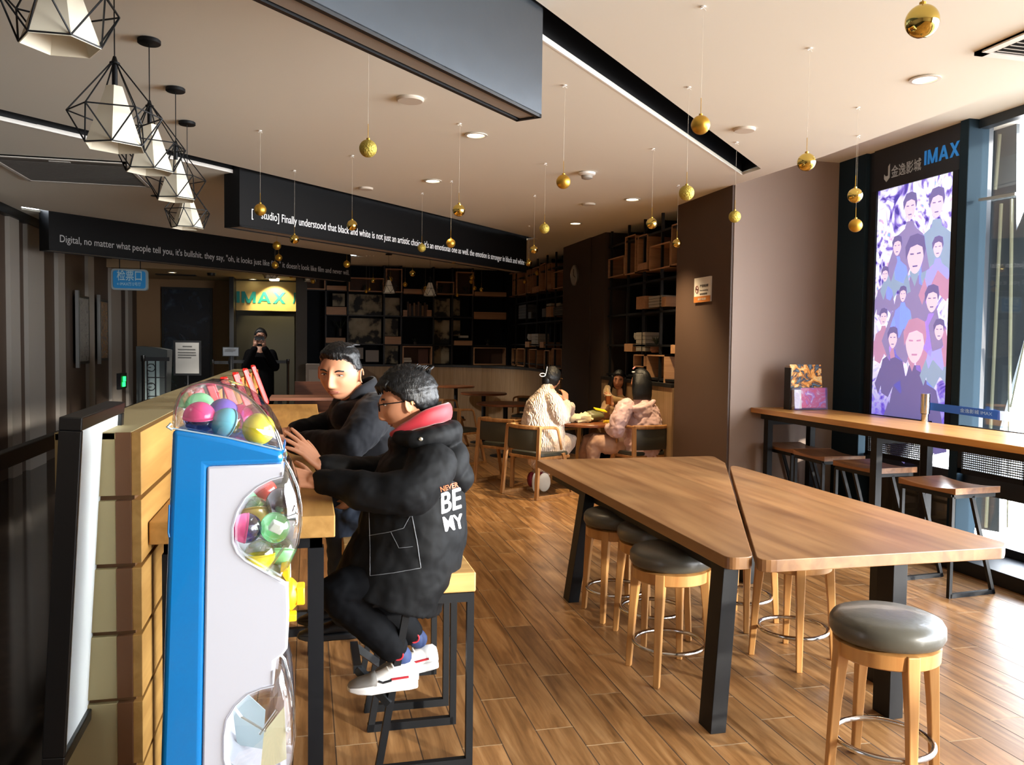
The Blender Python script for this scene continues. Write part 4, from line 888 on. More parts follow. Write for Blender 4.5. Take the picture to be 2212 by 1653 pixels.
# framed posters on the left wall
def wposter(label, a, b, cols):
    A_, B_ = PX(a[0], a[1], -3.29), PX(b[0], b[1], -3.29)
    t = thing('framed_poster', label, 'poster', (-3.29, (A_.y+B_.y)/2, B_.z))
    MB().box(-3.29, -3.262, A_.y, B_.y, B_.z, A_.z).build('frame', mat('poster_frame', '#2b2826', .4), t, world=True)
    o = leaf('poster_sheet_'+label[:5].strip(), cols, 0, 1, 0, 1, 0, 0, t); bpy.data.objects.remove(o)
    m = bpy.data.materials['poster_sheet_'+label[:5].strip()+'_print']
    MB().box(-3.263, -3.259, A_.y+.06, B_.y-.06, B_.z+.04, A_.z-.04).build('sheet', m, t, world=True)
    MB().box(-3.285, -3.24, A_.y-.02, A_.y+.04, B_.z-.05, A_.z+.06).build('silver_edge', mat('silver_edge', '#9a9a98', .3, .7), t, world=True)
wposter('grey framed notice poster on the striped left wall, the nearer one', (162, 636), (190, 785), ['#6f6c66', '#8b877f', '#5a5751'])
wposter('orange and grey framed poster on the striped left wall, the farther one', (209, 645), (231, 778), ['#3c3834', '#8f6a3a', '#4b443c', '#b08546'])
# ticket check sign
q0, q1 = PY(240, 580, 12.6), PY(319, 628, 12.6)
t = thing('ticket_check_sign', 'blue hanging sign with white characters near the ticket hall', 'sign', ((q0.x+q1.x)/2, 12.6, q1.z))
MB().prism(rounded([(q0.x, q1.z), (q1.x, q1.z), (q1.x, q0.z), (q0.x, q0.z)], .05, 5), lambda p: Vector((p[0], 12.6, p[1])), lambda p: Vector((p[0], 12.68, p[1]))).build('sign_body', mat('sign_rim', '#7d8a90', .4), t, world=True)
k = .025; MB().prism(rounded([(q0.x+k, q1.z+k), (q1.x-k, q1.z+k), (q1.x-k, q0.z-k), (q0.x+k, q0.z-k)], .04, 5), lambda p: Vector((p[0], 12.592, p[1])), lambda p: Vector((p[0], 12.6, p[1]))).build('blue_face', mat('sign_blue', '#145a86', .4, emit='#145a86', es=.25), t, world=True)
wz = q1.x-q0.x; PWH = mat('sign_pale', '#9fb3b8', .5)
text('sign_lettering', '检票口', PWH, (q0.x+wz*.16, 12.591, q1.z+.13), (1, 0, 0), (0, 0, 1), w=wz*.68, h=.15, parent=t, bold=.008); text('sign_lettering', '←IMAX厅/2号厅', PWH, (q0.x+wz*.16, 12.591, q1.z+.06), (1, 0, 0), (0, 0, 1), w=wz*.66, h=.05, parent=t)
MB().tube([(q0.x+.1, 12.64, q0.z), (q0.x+.1, 12.64, CEIL)], .006, 6).tube([(q1.x-.1, 12.64, q0.z), (q1.x-.1, 12.64, CEIL)], .006, 6).build('hanger', BLKM, t, world=True)
# IMAX board over the door
a, b = PY(499, 606, 17.6), PY(641, 673, 17.6)
t = thing('cinema_sign_board', 'yellow lit board with big teal letters over the dark doorway', 'sign', ((a.x+b.x)/2, 17.6, b.z))
MB().box(a.x, b.x+.1, 17.58, 17.68, b.z, a.z).build('board', mat('board_beige', '#b09a60', .5), t, world=True)
TEAL = mat('letter_teal', '#0f7f80', .5)
la, lb_ = PY(511, 654, 17.57), PY(617, 632, 17.57)
block_letters('sign_lettering', 'IMAX', TEAL, (la.x, 17.578, la.z), (1, 0, 0), (0, 0, 1), lb_.x-la.x, lb_.z-la.z, t)
text('sign_lettering', '厅', TEAL, (PY(632, 654, 17.57).x, 17.575, la.z), (1, 0, 0), (0, 0, 1), h=lb_.z-la.z, parent=t, bold=.01, depth=.01)
a, b = PY(500, 676, 17.68), PY(638, 676, 17.68)
f = MB().box(a.x+.02, b.x-.02, 17.66, 17.7, 0, a.z-.03); o = struct('door_1', f, mat('door_olive', '#24231b', .6))
MB().box(a.x+.05, a.x+.08, 17.64, 17.66, 1.75, 1.95).box(a.x+.05, a.x+.08, 17.64, 17.66, 1.35, 1.55).build('hinge', mat('brass', '#a08a54', .4, .8), o)
p = (a+b)/2
sl = bpy.data.lights.new('board_lamp', 'SPOT'); sl.energy = 75; sl.color = (1, .80, .40); sl.spot_size = R(82); sl.spot_blend = .35; sl.shadow_soft_size = .03
so_ = bpy.data.objects.new('board_lamp', sl); C.objects.link(so_); q = PY(592, 603, 17.0); so_.location = (q.x, 17.15, 2.80); so_.rotation_euler = (R(42), 0, 0)
t = single('picture_light', MB().lathe([(.09, -.04), (.1, 0)], (q.x, 17.15, 2.86), 20), EM, 'bright lamp shining down on the teal letters', 'ceiling light')
# dark poster on the hall wall
a, b = PY(350, 620, 18.18), PY(460, 845, 18.18)
t = thing('hall_poster', 'tall dark blue poster in a black frame on the hall wall', 'poster', ((a.x+b.x)/2, 18.18, b.z))
MB().box(a.x, b.x, 18.12, 18.19, b.z, a.z).build('frame', BLK, t, world=True)
o = leaf('hall_sheet', ['#05070b', '#0a0f18', '#0d1420', '#1e2a38', '#33424c'], 0, 1, 0, 1, 0, 0, t); bpy.data.objects.remove(o)
hm = bpy.data.materials['hall_sheet_print']; hm.node_tree.nodes['Noise Texture'].inputs['Scale'].default_value = 1.6
MB().box(a.x+.05, b.x-.05, 18.11, 18.12, b.z+.05, a.z-.05).build('sheet', hm, t, world=True)
# notice board, ticket desk, rack, queue posts of the hall
def notice(label, px0, py0_, px1, py1_, y, sheet, legs=True, frame=.03):
    a, b = PY(px0, py0_, y), PY(px1, py1_, y); t = thing('notice_stand', label, 'sign stand', ((a.x+b.x)/2, y, 0))
    MB().box(a.x-frame, b.x+frame, y, y+.03, b.z-frame, a.z+frame).build('frame', BLK, t, world=True)
    MB().box(a.x, b.x, y-.004, y, b.z, a.z).build('sheet', sheet, t, world=True)
    w = b.x-a.x; h = a.z-b.z; f = MB()
    for v in (.12, .22, .32, .40, .48): f.box(a.x+w*(.3 if v == .12 else .1), b.x-w*(.3 if v == .12 else .1+.3*random.random()), y-.006, y-.003, a.z-h*v-h*.012, a.z-h*v+h*.012)
    f.build('printed_lines', mat('faded_ink', '#3b3a38', .7), t, world=True)
    MB().tube([((a.x+b.x)/2, y+.03, b.z), ((a.x+b.x)/2, y+.03, .02)], .015, 8).lathe([(.16, 0), (.16, .015), (.02, .03)], ((a.x+b.x)/2, y+.03, 0), 20).build('stand', BLKM, t, world=True)
    return t
PAP = mat('notice_paper', '#8d8c88', .6)
notice('white notice with printed lines in a black frame, before the dark hall poster', 379, 740, 430, 807, 13.2, PAP)
notice('small grey sign on a post beside the dark doorway', 482, 751, 515, 769, 13.6, mat('notice_grey', '#4a4f55', .6), frame=.01)
def post(label, px, pyt, y, b_end=None):
    q = PY(px, pyt, y); t = thing('hall_queue_post', label, 'stanchion', (q.x, y, 0), group=None)
    MB().lathe([(.14, 0), (.14, .012), (.03, .03), (.02, .04), (.02, q.z-.08), (.028, q.z-.07), (.028, q.z)], n=16).build('post', mat('post_dark', '#3a3a3a', .25, .9), t, smooth=True)
    if b_end: f = MB().box(q.x, b_end, y-.003, y+.003, q.z-.07, q.z-.02); f.build('belt', BLK, t, world=True)
    return q
q2 = PY(622, 776, 13.9)
post('queue post below the small grey sign, with a black belt', 497, 775, 13.9, q2.x)
post('queue post at the right of the dark doorway', 622, 776, 13.9)
a = PY(358, 775, 11.6)
t_ = post('chrome queue post before the ticket desk', 309, 768, 11.4, PY(366, 775, 11.4).x)
post('queue post beyond the ticket desk, left of the doorway', 459, 777, 13.9, PY(497, 775, 13.9).x)
t = thing('ticket_desk', 'curved top grey ticket desk with a notice, behind the partition', 'desk', (-2.3, 12.4, 0))
a, b = PY(294, 748, 12.3), PY(362, 890, 12.3)
f = MB(); arc_ = [(a.x, 0), (b.x-.06, 0), (b.x, a.z-.1)]+[(a.x+(b.x-a.x)*(1-u), a.z-.1+.1*math.sin(PI*(.35+.65*u)/1.0*.5+.0)) for u in [i/8 for i in range(9)]]
f.prism(arc_, lambda p: Vector((p[0], 12.3, p[1])), lambda p: Vector((p[0], 12.75, p[1]))); f.build('desk_body', mat('desk_grey', '#2f3434', .4), t, world=True)
MB().box(a.x+.1, b.x-.1, 12.285, 12.3, .55, a.z-.17).build('notice_sheet', mat('desk_sheet', '#6d7b7b', .5), t, world=True)
f = MB()
for i in range(14): f.box(a.x+.16, b.x-.16-.1*random.random(), 12.28, 12.286, a.z-.25-i*.045, a.z-.238-i*.045)
f.build('printed_lines', DK, t, world=True)
t = thing('wire_rack', 'black wire rack in front of the ticket desk', 'rack', (-2.3, 11.7, 0))
a, b = PY(318, 775, 11.9), PY(358, 888, 11.9); f = MB()
for u in (0, .45, 1): x = a.x+(b.x-a.x)*u; f.tube([(x, 11.9, .0), (x, 11.9, a.z)], .009, 6)
for z in (a.z, a.z-.25, a.z-.5, a.z-.75): f.tube([(a.x, 11.9, z), (b.x, 11.9, z)], .007, 6)
f.build('wire_frame', BLKM, t, world=True)
f = MB()
for z in (a.z-.12, a.z-.37, a.z-.62): MB().tube([(a.x+.05+.05*math.cos(k_*PI/6), 11.88, z+.05*math.sin(k_*PI/6)) for k_ in range(12)], .006, 5, closed=True).build('ring', BLKM, t, world=True)
pass
q = PX(270, 823, -3.2)
t = thing('exit_indicator', 'small glowing green arrow light low on the striped left wall', 'light', (-3.23, q.y, q.z-.1))
MB().box(-3.29, -3.22, q.y-.25, q.y+.25, q.z-.14, q.z+.14).build('box', BLK, t, world=True)
MB().box(-3.22, -3.2, q.y-.06, q.y+.08, q.z-.01, q.z+.08).box(-3.22, -3.2, q.y-.12, q.y+.04, q.z-.1, q.z-.02).build('green_arrow', mat('green_glow', '#20ff60', .5, emit='#20ff60', es=3), t, world=True)
# red holders leaning on the partition
RED = mat('red_plastic', '#b81c16', .3, spec=.5)
tops = [7.87, 6.88, 5.97, 5.15, 4.45, 3.95, 3.6]
names = ['tallest red slotted holder at the far end of the partition', 'second red slotted holder from the far end of the partition', 'third red slotted holder from the far end of the partition', 'red slotted holder just above the machine lid', 'red holder seen through the clear machine lid, the left one', 'red holder seen through the clear machine lid, the middle one', 'red holder seen through the clear machine lid, the right one']
for y, nm in zip(tops, names):
    t = thing('red_holder', nm, 'holder', (-.42, y, 1.04), group='red slotted holders leaning on the partition')
    p0 = Vector((-.475, y, 1.385)); p1 = Vector((-.355, y+.05, 1.045)); d = (p1-p0)
    f = MB()
    for off in (-.05, .05): f.bar(p0+Vector((0, off, -.0)), p1+Vector((0, off, 0)), .024, .034)
    f.bar(p0+Vector((0, -.055, 0)), p0+Vector((0, .055, 0)), .03, .022); f.bar(p0+d*.22+Vector((0, -.05, 0)), p0+d*.22+Vector((0, .05, 0)), .02, .07); f.bar(p1+Vector((0, -.055, .01)), p1+Vector((0, .055, .01)), .03, .03)
    f.build('frame', RED, t, world=True, bevel=.004)
# skirting of the brown wall, so that floor and wall meet in a dark line
MB()
# ---------------- bookcases ----------------
def c7(x, y): return 640+x/3.936, 500+y/3.936
def c8(x, y): return 1040+x/3.936, 420+y/3.936
SHB = mat('shelf_black', '#07080b', .5)
YB = 16.08
bc = thing('bookcase', 'black grid bookcase with wooden boxes across the back wall', 'bookcase', (2, YB, 1.2))
f = MB()
def rb(x0, y0, x1, y1, Y=YB):
    a, b = PY(*c7(x0, (y0)), Y), PY(*c7(x1, (y1)), Y); return a.x, b.x, b.z, a.z
for y, (xa, xb) in ((520, (60, 1800)), (725, (250, 1800)), (965, (250, 1800)), (1140, (250, 1820))):
    a, b, z0, z1 = rb(xa, y-4, xb, y+4); zm = (z0+z1)/2; f.box(a, b, YB, 16.4, zm-.012, zm+.012)
for x in (62, 250, 437, 747, 893, 1168, 1328, 1500, 1797):
    a, b, z0, z1 = rb(x-4, 330, x+4, 1140); f.box(a, a+.03, YB, 16.4, 1.21, CEIL)
f.build('grid_frame', SHB, bc, world=True)
def solidbox(x0, y0, x1, y1, par=bc, Y=YB):
    a, b, z0, z1 = rb(x0, y0, x1, y1, Y); MB().box(a, b, Y-.02, 16.35, z0, z1).build('wood_box', SHELFW, par, world=True, bevel=.003)
for q in ((258, 460, 428, 503), (255, 640, 426, 710), (250, 903, 418, 950), (912, 488, 1162, 535), (1515, 512, 1792, 556), (1510, 684, 1788, 750), (752, 893, 890, 960), (1342, 928, 1495, 970), (908, 668, 942, 724), (1110, 668, 1150, 724)): solidbox(*q)
INN = mat('box_inner', '#4a3426', .7)
for q in ((80, 330, 248, 497), (445, 390, 745, 518), (760, 315, 900, 522), (1357, 342, 1507, 546), (1190, 425, 1340, 540), (903, 975, 1153, 1137), (1505, 985, 1782, 1137)):
    a, b, z0, z1 = rb(*q); g = MB(); w = .022
    g.box(a, b, YB-.03, 16.35, z1-w, z1).box(a, b, YB-.03, 16.35, z0, z0+w).box(a, a+w, YB-.03, 16.35, z0+w, z1-w).box(b-w, b, YB-.03, 16.35, z0+w, z1-w)
    o = g.build('open_box', SHELFW, bc, world=True); MB().box(a+w, b-w, 16.3, 16.34, z0+w, z1-w).build('box_back', INN, o, world=False).location = (-bc.location.x*0, 0, 0)
for o in list(bc.children):
    for ch in list(o.children):        # the backs are in world coordinates: bring them under their box
        ch.data.transform(Matrix.Translation(-bc.location))
# old world map pieces fixed in the grid
mm = bpy.data.materials.new('map_print'); mm.use_nodes = True; n = mm.node_tree.nodes; l = mm.node_tree.links; b = n['Principled BSDF']; b.inputs['Roughness'].default_value = .7
tc = n.new('ShaderNodeTexCoord'); t1_ = n.new('ShaderNodeTexNoise'); t1_.inputs['Scale'].default_value = 3.4; t1_.inputs['Detail'].default_value = 9; l.new(tc.outputs['Object'], t1_.inputs['Vector'])
cr_ = n.new('ShaderNodeValToRGB'); e = cr_.color_ramp.elements; e[0].position = .44; e[0].color = lin('#0b0b0c'); e[1].position = .50; e[1].color = lin('#7c725c'); q = e.new(.62); q.color = lin('#958b74')
l.new(t1_.outputs['Fac'], cr_.inputs[0]); l.new(cr_.outputs[0], b.inputs['Base Color'])
mp_ = thing('map_panels', 'mottled old world map panels set in the middle of the back bookcase', 'wall map', (2, 16.2, 1.2))
for q in ((440, 530, 735, 716), (755, 560, 885, 716), (440, 735, 725, 955), (755, 740, 870, 890), (1183, 565, 1315, 735), (1345, 565, 1400, 715), (1183, 752, 1310, 957), (1345, 755, 1402, 890), (750, 972, 870, 1125), (1175, 975, 1308, 1127), (310, 525, 415, 635)):
    a, b_, z0, z1 = rb(*q); MB().box(a, b_, 16.2, 16.22, z0, z1).build('map_panel', mm, mp_, world=True)
BK = [mat('book_a', '#3d2c22', .6), mat('book_b', '#5a4230', .6), mat('book_c', '#26262a', .6), mat('book_d', '#6b5233', .6), mat('book_w', '#a29a8c', .6)]
for i, x in enumerate(range(942, 1105, 18)):
    a, b_, z0, z1 = rb(x, 600+((i*37) % 5)*8, x+15, 724); t = thing('book', ['dark brown book', 'brown leather book', 'black book', 'tan book with gilt spine', 'brown leather book', 'dark brown book', 'tan thin book', 'black thin book', 'brown book', 'brown book'][i]+' in the row of old volumes, number '+'one two three four five six seven eight nine ten'.split()[i]+' from the left', 'book', ((a+b_)/2, 16.1, z0), group='old volumes on the back bookcase')
    MB().box(a, b_, 16.08, 16.28, z0, z1).build('cover', BK[i % 4], t, world=True, bevel=.002); MB().box(a+.004, b_-.004, 16.085, 16.275, z1-.0, z1+.002).build('pages', BK[4], t, world=True)
for q, lb in (((470, 988, 570, 1085), 'blank pale paper leaning on the bottom shelf, upper left of the two'), ((590, 1010, 702, 1110), 'blank pale paper leaning on the bottom shelf, lower right of the two')):
    a, b_, z0, z1 = rb(*q); single('paper_sheet', MB().box(a, b_, 16.1, 16.11, z0, z1), mat('paper_dim', '#77706a', .7), lb, 'paper')
for q, lb in (((910, 1075, 975, 1090), 'flat pale book on the small stack in the open box'), ((912, 1092, 980, 1112), 'thicker pale book under the flat one in the open box')):
    a, b_, z0, z1 = rb(*q); single('book', MB().box(a, b_, 16.06, 16.25, z0, z1), BK[4], lb, 'book')
a, b_, z0, z1 = rb(1045, 1000, 1128, 1128); single('picture_book', MB().box(a, b_, 16.2, 16.23, z0, z1), mat('cover_red', '#4d2a1f', .5), 'reddish picture standing in the open box above the boy', 'picture')
def plant(x, y0, y1, lb):
    a, b_, z0, z1 = rb(x-18, y0, x+18, y1); c = (a+b_)/2; t = thing('potted_plant', lb, 'plant', (c, 16.15, z0)); w = (b_-a)/2
    MB().lathe([(w*.6, 0), (w*.8, (z1-z0)*.4), (w*.7, (z1-z0)*.4)], n=14).build('pot', mat('pot_dark', '#3a2f28', .6), t, smooth=True)
    f = MB()
    for i in range(14):
        t_ = random.uniform(0, 2*PI); u = Vector((math.cos(t_), math.sin(t_)*.6, random.uniform(.7, 1.6))).normalized()*(z1-z0)*.75; s_ = u.cross(Vector((0, 0, 1))).normalized()*w*.25; o_ = Vector((0, 0, (z1-z0)*.35))
        f.add([o_, o_+u*.5+s_, o_+u, o_+u*.5-s_], [(0, 1, 2, 3)])
    f.build('foliage', mat('leaf_dim', '#2c3328', .6), t)
for x, y0, y1, lb in ((375, 730, 890, 'dark potted plant on the bookcase above the man\'s head'), (1015, 900, 965, 'little potted plant above the open box with books'), (1635, 915, 980, 'little potted plant on the right part of the back bookcase'), (582, 450, 515, 'dark teapot shaped plant in the wide open box, top row'), (1228, 455, 530, 'dark shape plant in the small open box, top row'), (1445, 460, 540, 'dry twig plant in the tall open box')): plant(x, y0, y1, lb)
f = MB()
a, b_, z0, z1 = rb(1395, 885, 1465, 905); single('book', MB().box(a, b_, 16.1, 16.3, z0, z1), BK[4], 'pale flat book over the right wooden box of the map', 'book')
# right wall bookcases
XR = 3.84
def rr(x0, y0, x1, y1, X=XR):
    a, b = PX(*c8(x0, (y0+y1)/2), X), PX(*c8(x1, (y0+y1)/2), X)
    t_ = PX(*c8((x0+x1)/2, y0), X).z; u = PX(*c8((x0+x1)/2, y1), X).z
    return b.y, a.y, u, t_
def bcase(lb, ya, yb, zs_, ys_):
    t = thing('bookcase', lb, 'bookcase', (4.0, (ya+yb)/2, 1.2)); g = MB()
    for z in zs_: g.box(XR, 4.24, ya, yb, z-.012, z+.012)
    for y in ys_: g.box(XR, XR+.03, y-.012, y+.012, 1.2, CEIL).box(4.1, 4.24, y-.012, y+.012, 1.2, CEIL)
    g.build('grid_frame', SHB, t, world=True); return t
fb = bcase('dark bookcase between the corner and the clock pillar', 12.3, 15.7, (1.28, 1.62, 2.0, 2.38, 2.85), (12.35, 12.8, 13.3, 13.9, 14.6, 15.4))
nb = bcase('dark bookcase between the clock pillar and the wide brown pillar', 8.22, 10.38, (1.24, 1.62, 2.0, 2.36, 2.9), (8.25, 8.7, 9.2, 9.7, 10.3))
def rbox(par, q, kind, m=SHELFW):
    y0, y1, z0, z1 = rr(*q); w = .015
    if kind == 's': MB().box(XR-.01, 4.2, y0, y1, z0, z1).build('wood_box', m, par, world=True, bevel=.002)
    else:
        g = MB().box(XR-.01, 4.2, y0, y1, z1-w, z1).box(XR-.01, 4.2, y0, y1, z0, z0+w).box(XR-.01, 4.2, y0, y0+w, z0, z1).box(XR-.01, 4.2, y1-w, y1, z0, z1).box(4.15, 4.2, y0, y1, z0, z1)
        g.build('open_box', m, par, world=True)
for q in ((232, 670, 268, 872), (282, 665, 308, 862), (318, 650, 382, 855), (390, 640, 420, 840), (435, 620, 495, 835), (500, 590, 550, 820), (562, 585, 600, 812), (615, 650, 705, 800), (260, 1310, 295, 1455), (305, 1310, 368, 1462), (408, 1315, 475, 1483), (535, 1325, 582, 1500), (600, 1310, 685, 1480)): rbox(fb, q, 'o')
for q in ((555, 955, 592, 1042), (375, 1252, 410, 1300), (500, 1255, 532, 1305), (435, 785, 492, 832), (562, 765, 598, 810)): rbox(fb, q, 's')
for q in ((1082, 535, 1218, 700), (1225, 350, 1315, 680), (1333, 345, 1415, 655), (1435, 420, 1612, 635), (1620, 250, 1690, 600), (1298, 1362, 1390, 1470), (1410, 1365, 1562, 1612)): rbox(nb, q, 'o')
for q in ((1322, 868, 1398, 975), (1538, 870, 1575, 955), (1220, 1270, 1290, 1337), (1615, 1280, 1665, 1355), (1335, 585, 1408, 655)): rbox(nb, q, 's')
def stack(q, n, lbs, m):
    y0, y1, z0, z1 = rr(*q); h = (z1-z0)/n
    for i in range(n):
        t = thing('book', lbs[i], 'book', (XR+.1, (y0+y1)/2, z0+h*i), group='books lying on the right wall shelves')
        MB().box(XR, XR+.2, y0+.004*(i % 2), y1-.006*((i+1) % 2), z0+h*i+.002, z0+h*(i+1)-.002).build('cover', m, t, world=True, bevel=.003)
BW = mat('book_pale', '#8f8a80', .6); BD = mat('book_grey', '#4c4e50', .6)
stack((1420, 862, 1535, 960), 4, ['bottom white book of the stack of four right of the wooden box, near bookcase', 'second white book from the bottom of the stack of four, near bookcase', 'third white book of the stack of four, near bookcase', 'top white book of the stack of four, near bookcase'], BW)
stack((1312, 1172, 1392, 1335), 5, ['lowest book of the tall low stack over the women', 'second book of the tall low stack over the women', 'middle book of the tall low stack over the women', 'fourth book of the tall low stack over the women', 'top book of the tall low stack over the women'], BW)
stack((610, 955, 695, 1030), 4, ['bottom book of the stack beside the clock pillar', 'second book of the stack beside the clock pillar', 'third book of the stack beside the clock pillar', 'top book of the stack beside the clock pillar'], BD)
stack((425, 1185, 480, 1290), 4, ['bottom book of the low stack left of the clock pillar', 'second book of the low stack left of the clock pillar', 'third book of the low stack left of the clock pillar', 'top book of the low stack left of the clock pillar'], BW)
stack((315, 940, 380, 1058), 5, ['bottom book of the dim stack near the room corner', 'second book of the dim stack near the room corner', 'middle book of the dim stack near the room corner', 'fourth book of the dim stack near the room corner', 'top book of the dim stack near the room corner'], BD)
stack((553, 928, 592, 950), 1, ['small white book on the wooden box beside the clock pillar'], BW)
for q, lb in (((612, 925, 655, 950), 'small white card on the stack beside the clock pillar'), ((505, 970, 540, 1042), 'grey framed card left of the wooden box, far bookcase'), ((390, 1000, 413, 1055), 'small grey card near the room corner shelves')):
    y0, y1, z0, z1 = rr(*q); single('card', MB().box(XR+.02, XR+.04, y0, y1, z0, z1), BW if 'white' in lb else BD, lb, 'card')
for q, lb in (((385, 1185, 410, 1240), 'small white pot over the bright wooden cube'), ((1265, 1175, 1295, 1235), 'white mug on the low shelf left of the tall stack'), ((1410, 1190, 1455, 1345), 'dark potted plant right of the tall low stack')):
    y0, y1, z0, z1 = rr(*q); r = (y1-y0)/2; h = z1-z0; t = thing('small_pot', lb, 'pot', (XR+.08, (y0+y1)/2, z0)); k = .35 if 'plant' in lb else .95
    MB().lathe([(r*.7, 0), (r*.95, h*.4*k), (r*.85, h*k), (r*.7, h*k)], n=16).build('pot_body', BW if 'white' in lb else mat('pot_clay', '#6b4632', .6), t, smooth=True)
    if 'plant' in lb:
        f = MB()
        for i in range(16):
            a_ = random.uniform(0, 2*PI); u = Vector((math.cos(a_)*.5, math.sin(a_)*.5, 1)).normalized()*h*.6; s_ = Vector((-math.sin(a_), math.cos(a_), 0))*.012; o_ = Vector((0, 0, h*k)); f.add([o_, o_+u*.5+s_, o_+u, o_+u*.5-s_], [(0, 1, 2, 3)])
        f.build('foliage', mat('leaf_dim', '#2c3328', .6), t)

# ---------------- capsule toy machine ----------------
YM0, YM1 = 2.20, 2.54
def mp(px, py, y=YM0): q = PY(px, py, YM0); return Vector((q.x, y, q.z))
WHP = mat('machine_white', '#d0d2da', .28, spec=.5, coat=.3); BLU = mat('machine_blue', '#0776bc', .22, spec=.5, coat=.6); CLR = glass('clear_plastic', alpha=.2)
t = thing('capsule_toy_machine', 'tall blue and white capsule toy machine with clear domes', 'vending machine', (-.2, 2.37, 0))
def extr(name, pts, m, y0=YM0, y1=YM1, bevel=.006, par=t, seg=3, smooth=True):
    f = MB().prism(pts, lambda p: mp(p[0], p[1], y0), lambda p: mp(p[0], p[1], y1)); return f.build(name, m, par, world=True, bevel=bevel, seg=seg, smooth=smooth)
n1 = [(612, 1030), (585, 1037), (556, 1052), (530, 1075), (512, 1105), (503, 1140), (503, 1172), (512, 1195), (530, 1212), (575, 1238), (608, 1256)]
n2 = [(592, 1482), (565, 1488), (535, 1500), (508, 1525), (490, 1555), (484, 1590), (484, 1640), (492, 1668), (520, 1692), (600, 1738)]
white = [(447, 1008), (612, 1003)]+n1+[(622, 1264), (624, 1330), (621, 1402), (611, 1416), (592, 1430)]+n2+[(612, 1748), (614, 1900), (590, 2030), (430, 2030)]
extr('white_body', white, WHP)
blue = [(372, 927), (490, 946), (611, 976), (611, 1003), (447, 1008), (430, 2036), (335, 2036), (358, 1280)]
o = extr('blue_shell', blue, BLU, YM0-.004, YM1+.004, .014)
extr('base_foot', [(335, 2036), (600, 2030), (600, 2042), (335, 2042)], BLK, bevel=.002)
# clear lid
lid = [(373, 926), (374, 895), (384, 860), (402, 838), (432, 828), (470, 830), (510, 844), (545, 868), (575, 901), (597, 936), (609, 974)]
def shell(name, pts, m, y0, y1, thick=.003, rim=True):
    f = MB(); cx_ = sum(p[0] for p in pts)/len(pts); cy_ = sum(p[1] for p in pts)/len(pts)
    rings = [(0, .86), (.012, .94), (.03, .985), (.06, 1.0)]; L_ = y1-y0
    rows = [(y0+a, s_) for a, s_ in rings]+[(y1-a, s_) for a, s_ in rings[::-1]]
    n_ = len(pts); vs = []
    for y, s_ in rows: vs += [mp(cx_+(p[0]-cx_)*s_, cy_+(p[1]-cy_)*s_, y) for p in pts]
    fs = [(j*n_+i, j*n_+(i+1) % n_, (j+1)*n_+(i+1) % n_, (j+1)*n_+i) for j in range(len(rows)-1) for i in range(n_)]
    fs += [tuple(range(n_))[::-1], tuple(range((len(rows)-1)*n_, len(rows)*n_))]
    return f.add(vs, fs).build(name, m, t, world=True, smooth='full')
shell('clear_lid', lid, CLR, YM0-.002, YM1+.002)
f = MB().tube([mp(p[0], p[1], YM0+.004) for p in [(373, 926), (490, 946), (609, 974)]], .0022, 6); f.tube([mp(370, 915, YM0), mp(362, 922, YM0-.004), mp(372, 928, YM0)], .004, 6); f.build('lid_rim', mat('clear_rim', '#9fb4be', .3, spec=.4), t, world=True)
f = MB().tube([mp(p[0], p[1], YM0+.02) for p in lid], .0035, 6, sub=3); f.build('lid_edge', glass('clear_edge', '#d5d8d8', .1, alpha=.3), t, world=True, smooth=True)
b1_ = n1+[(625, 1230), (643, 1192), (650, 1150), (650, 1108), (642, 1065), (628, 1030), (613, 1004)]
shell('upper_globe', b1_, CLR, YM0-.003, YM1+.003)
b2_ = n2+[(612, 1720), (628, 1680), (636, 1620), (634, 1560), (628, 1510), (613, 1452), (592, 1430)]
shell('lower_globe', b2_, CLR, YM0-.003, YM1+.003)
def rimt(pts): return MB().tube([mp(p[0], p[1], YM0-.002) for p in pts], .002, 6)
rimt(n1).build('window_rim', WHP, t, world=True, smooth=True); rimt(n2).build('window_rim', WHP, t, world=True, smooth=True)
RB = glass('globe_rib', '#e4e8e6', .1, alpha=.4)
f = MB().tube([mp(p[0], p[1], YM0+.09) for p in b1_[10:]], .003, 6).tube([mp(p[0], p[1], YM0+.09) for p in b2_[9:]], .003, 6).ball(mp(637, 1142, YM0+.05), .007, 10, 6).ball(mp(622, 1595, YM0+.05), .007, 10, 6); f.build('globe_rib', RB, t, world=True, smooth=True)
# inner far wall behind the globes, chutes
f = MB(); fl_ = n1+[(628, 1225), (640, 1150), (620, 1035)]; f.prism(fl_, lambda p: mp(p[0], p[1], YM1-.03), lambda p: mp(p[0], p[1], YM1-.02)); f.build('inner_panel', mat('inner_grey', '#57564f', .5), t, world=True)
f = MB().prism([(568, 1602), (613, 1545), (618, 1660), (560, 1690)], lambda p: mp(p[0], p[1], YM0+.05), lambda p: mp(p[0], p[1], YM0+.055)); f.build('cream_chute', mat('cream_plastic', '#cfcba6', .5), t, world=True)
f = MB().prism([(488, 1590), (505, 1545), (566, 1600), (560, 1690), (500, 1680)], lambda p: mp(p[0], p[1], YM0+.18), lambda p: mp(p[0], p[1], YM0+.185)); f.build('white_chute', mat('white_plastic_dim', '#9fb0b4', .4), t, world=True)
f = MB().tube([mp(503, 1534, YM0+.02), mp(520, 1556, YM0+.02), mp(573, 1588, YM0+.02)], .0035, 6).tube([mp(560, 1594, YM0+.02), mp(597, 1542, YM0+.02)], .004, 6).tube([mp(575, 1240, YM0+.02), mp(615, 1185, YM0+.03)], .004, 6); f.build('inner_rail', RB, t, world=True)
YEL = mat('yellow_plastic', '#f5b81a', .35, spec=.5)
def mk(px, py): return mp(px, py, 2.36)
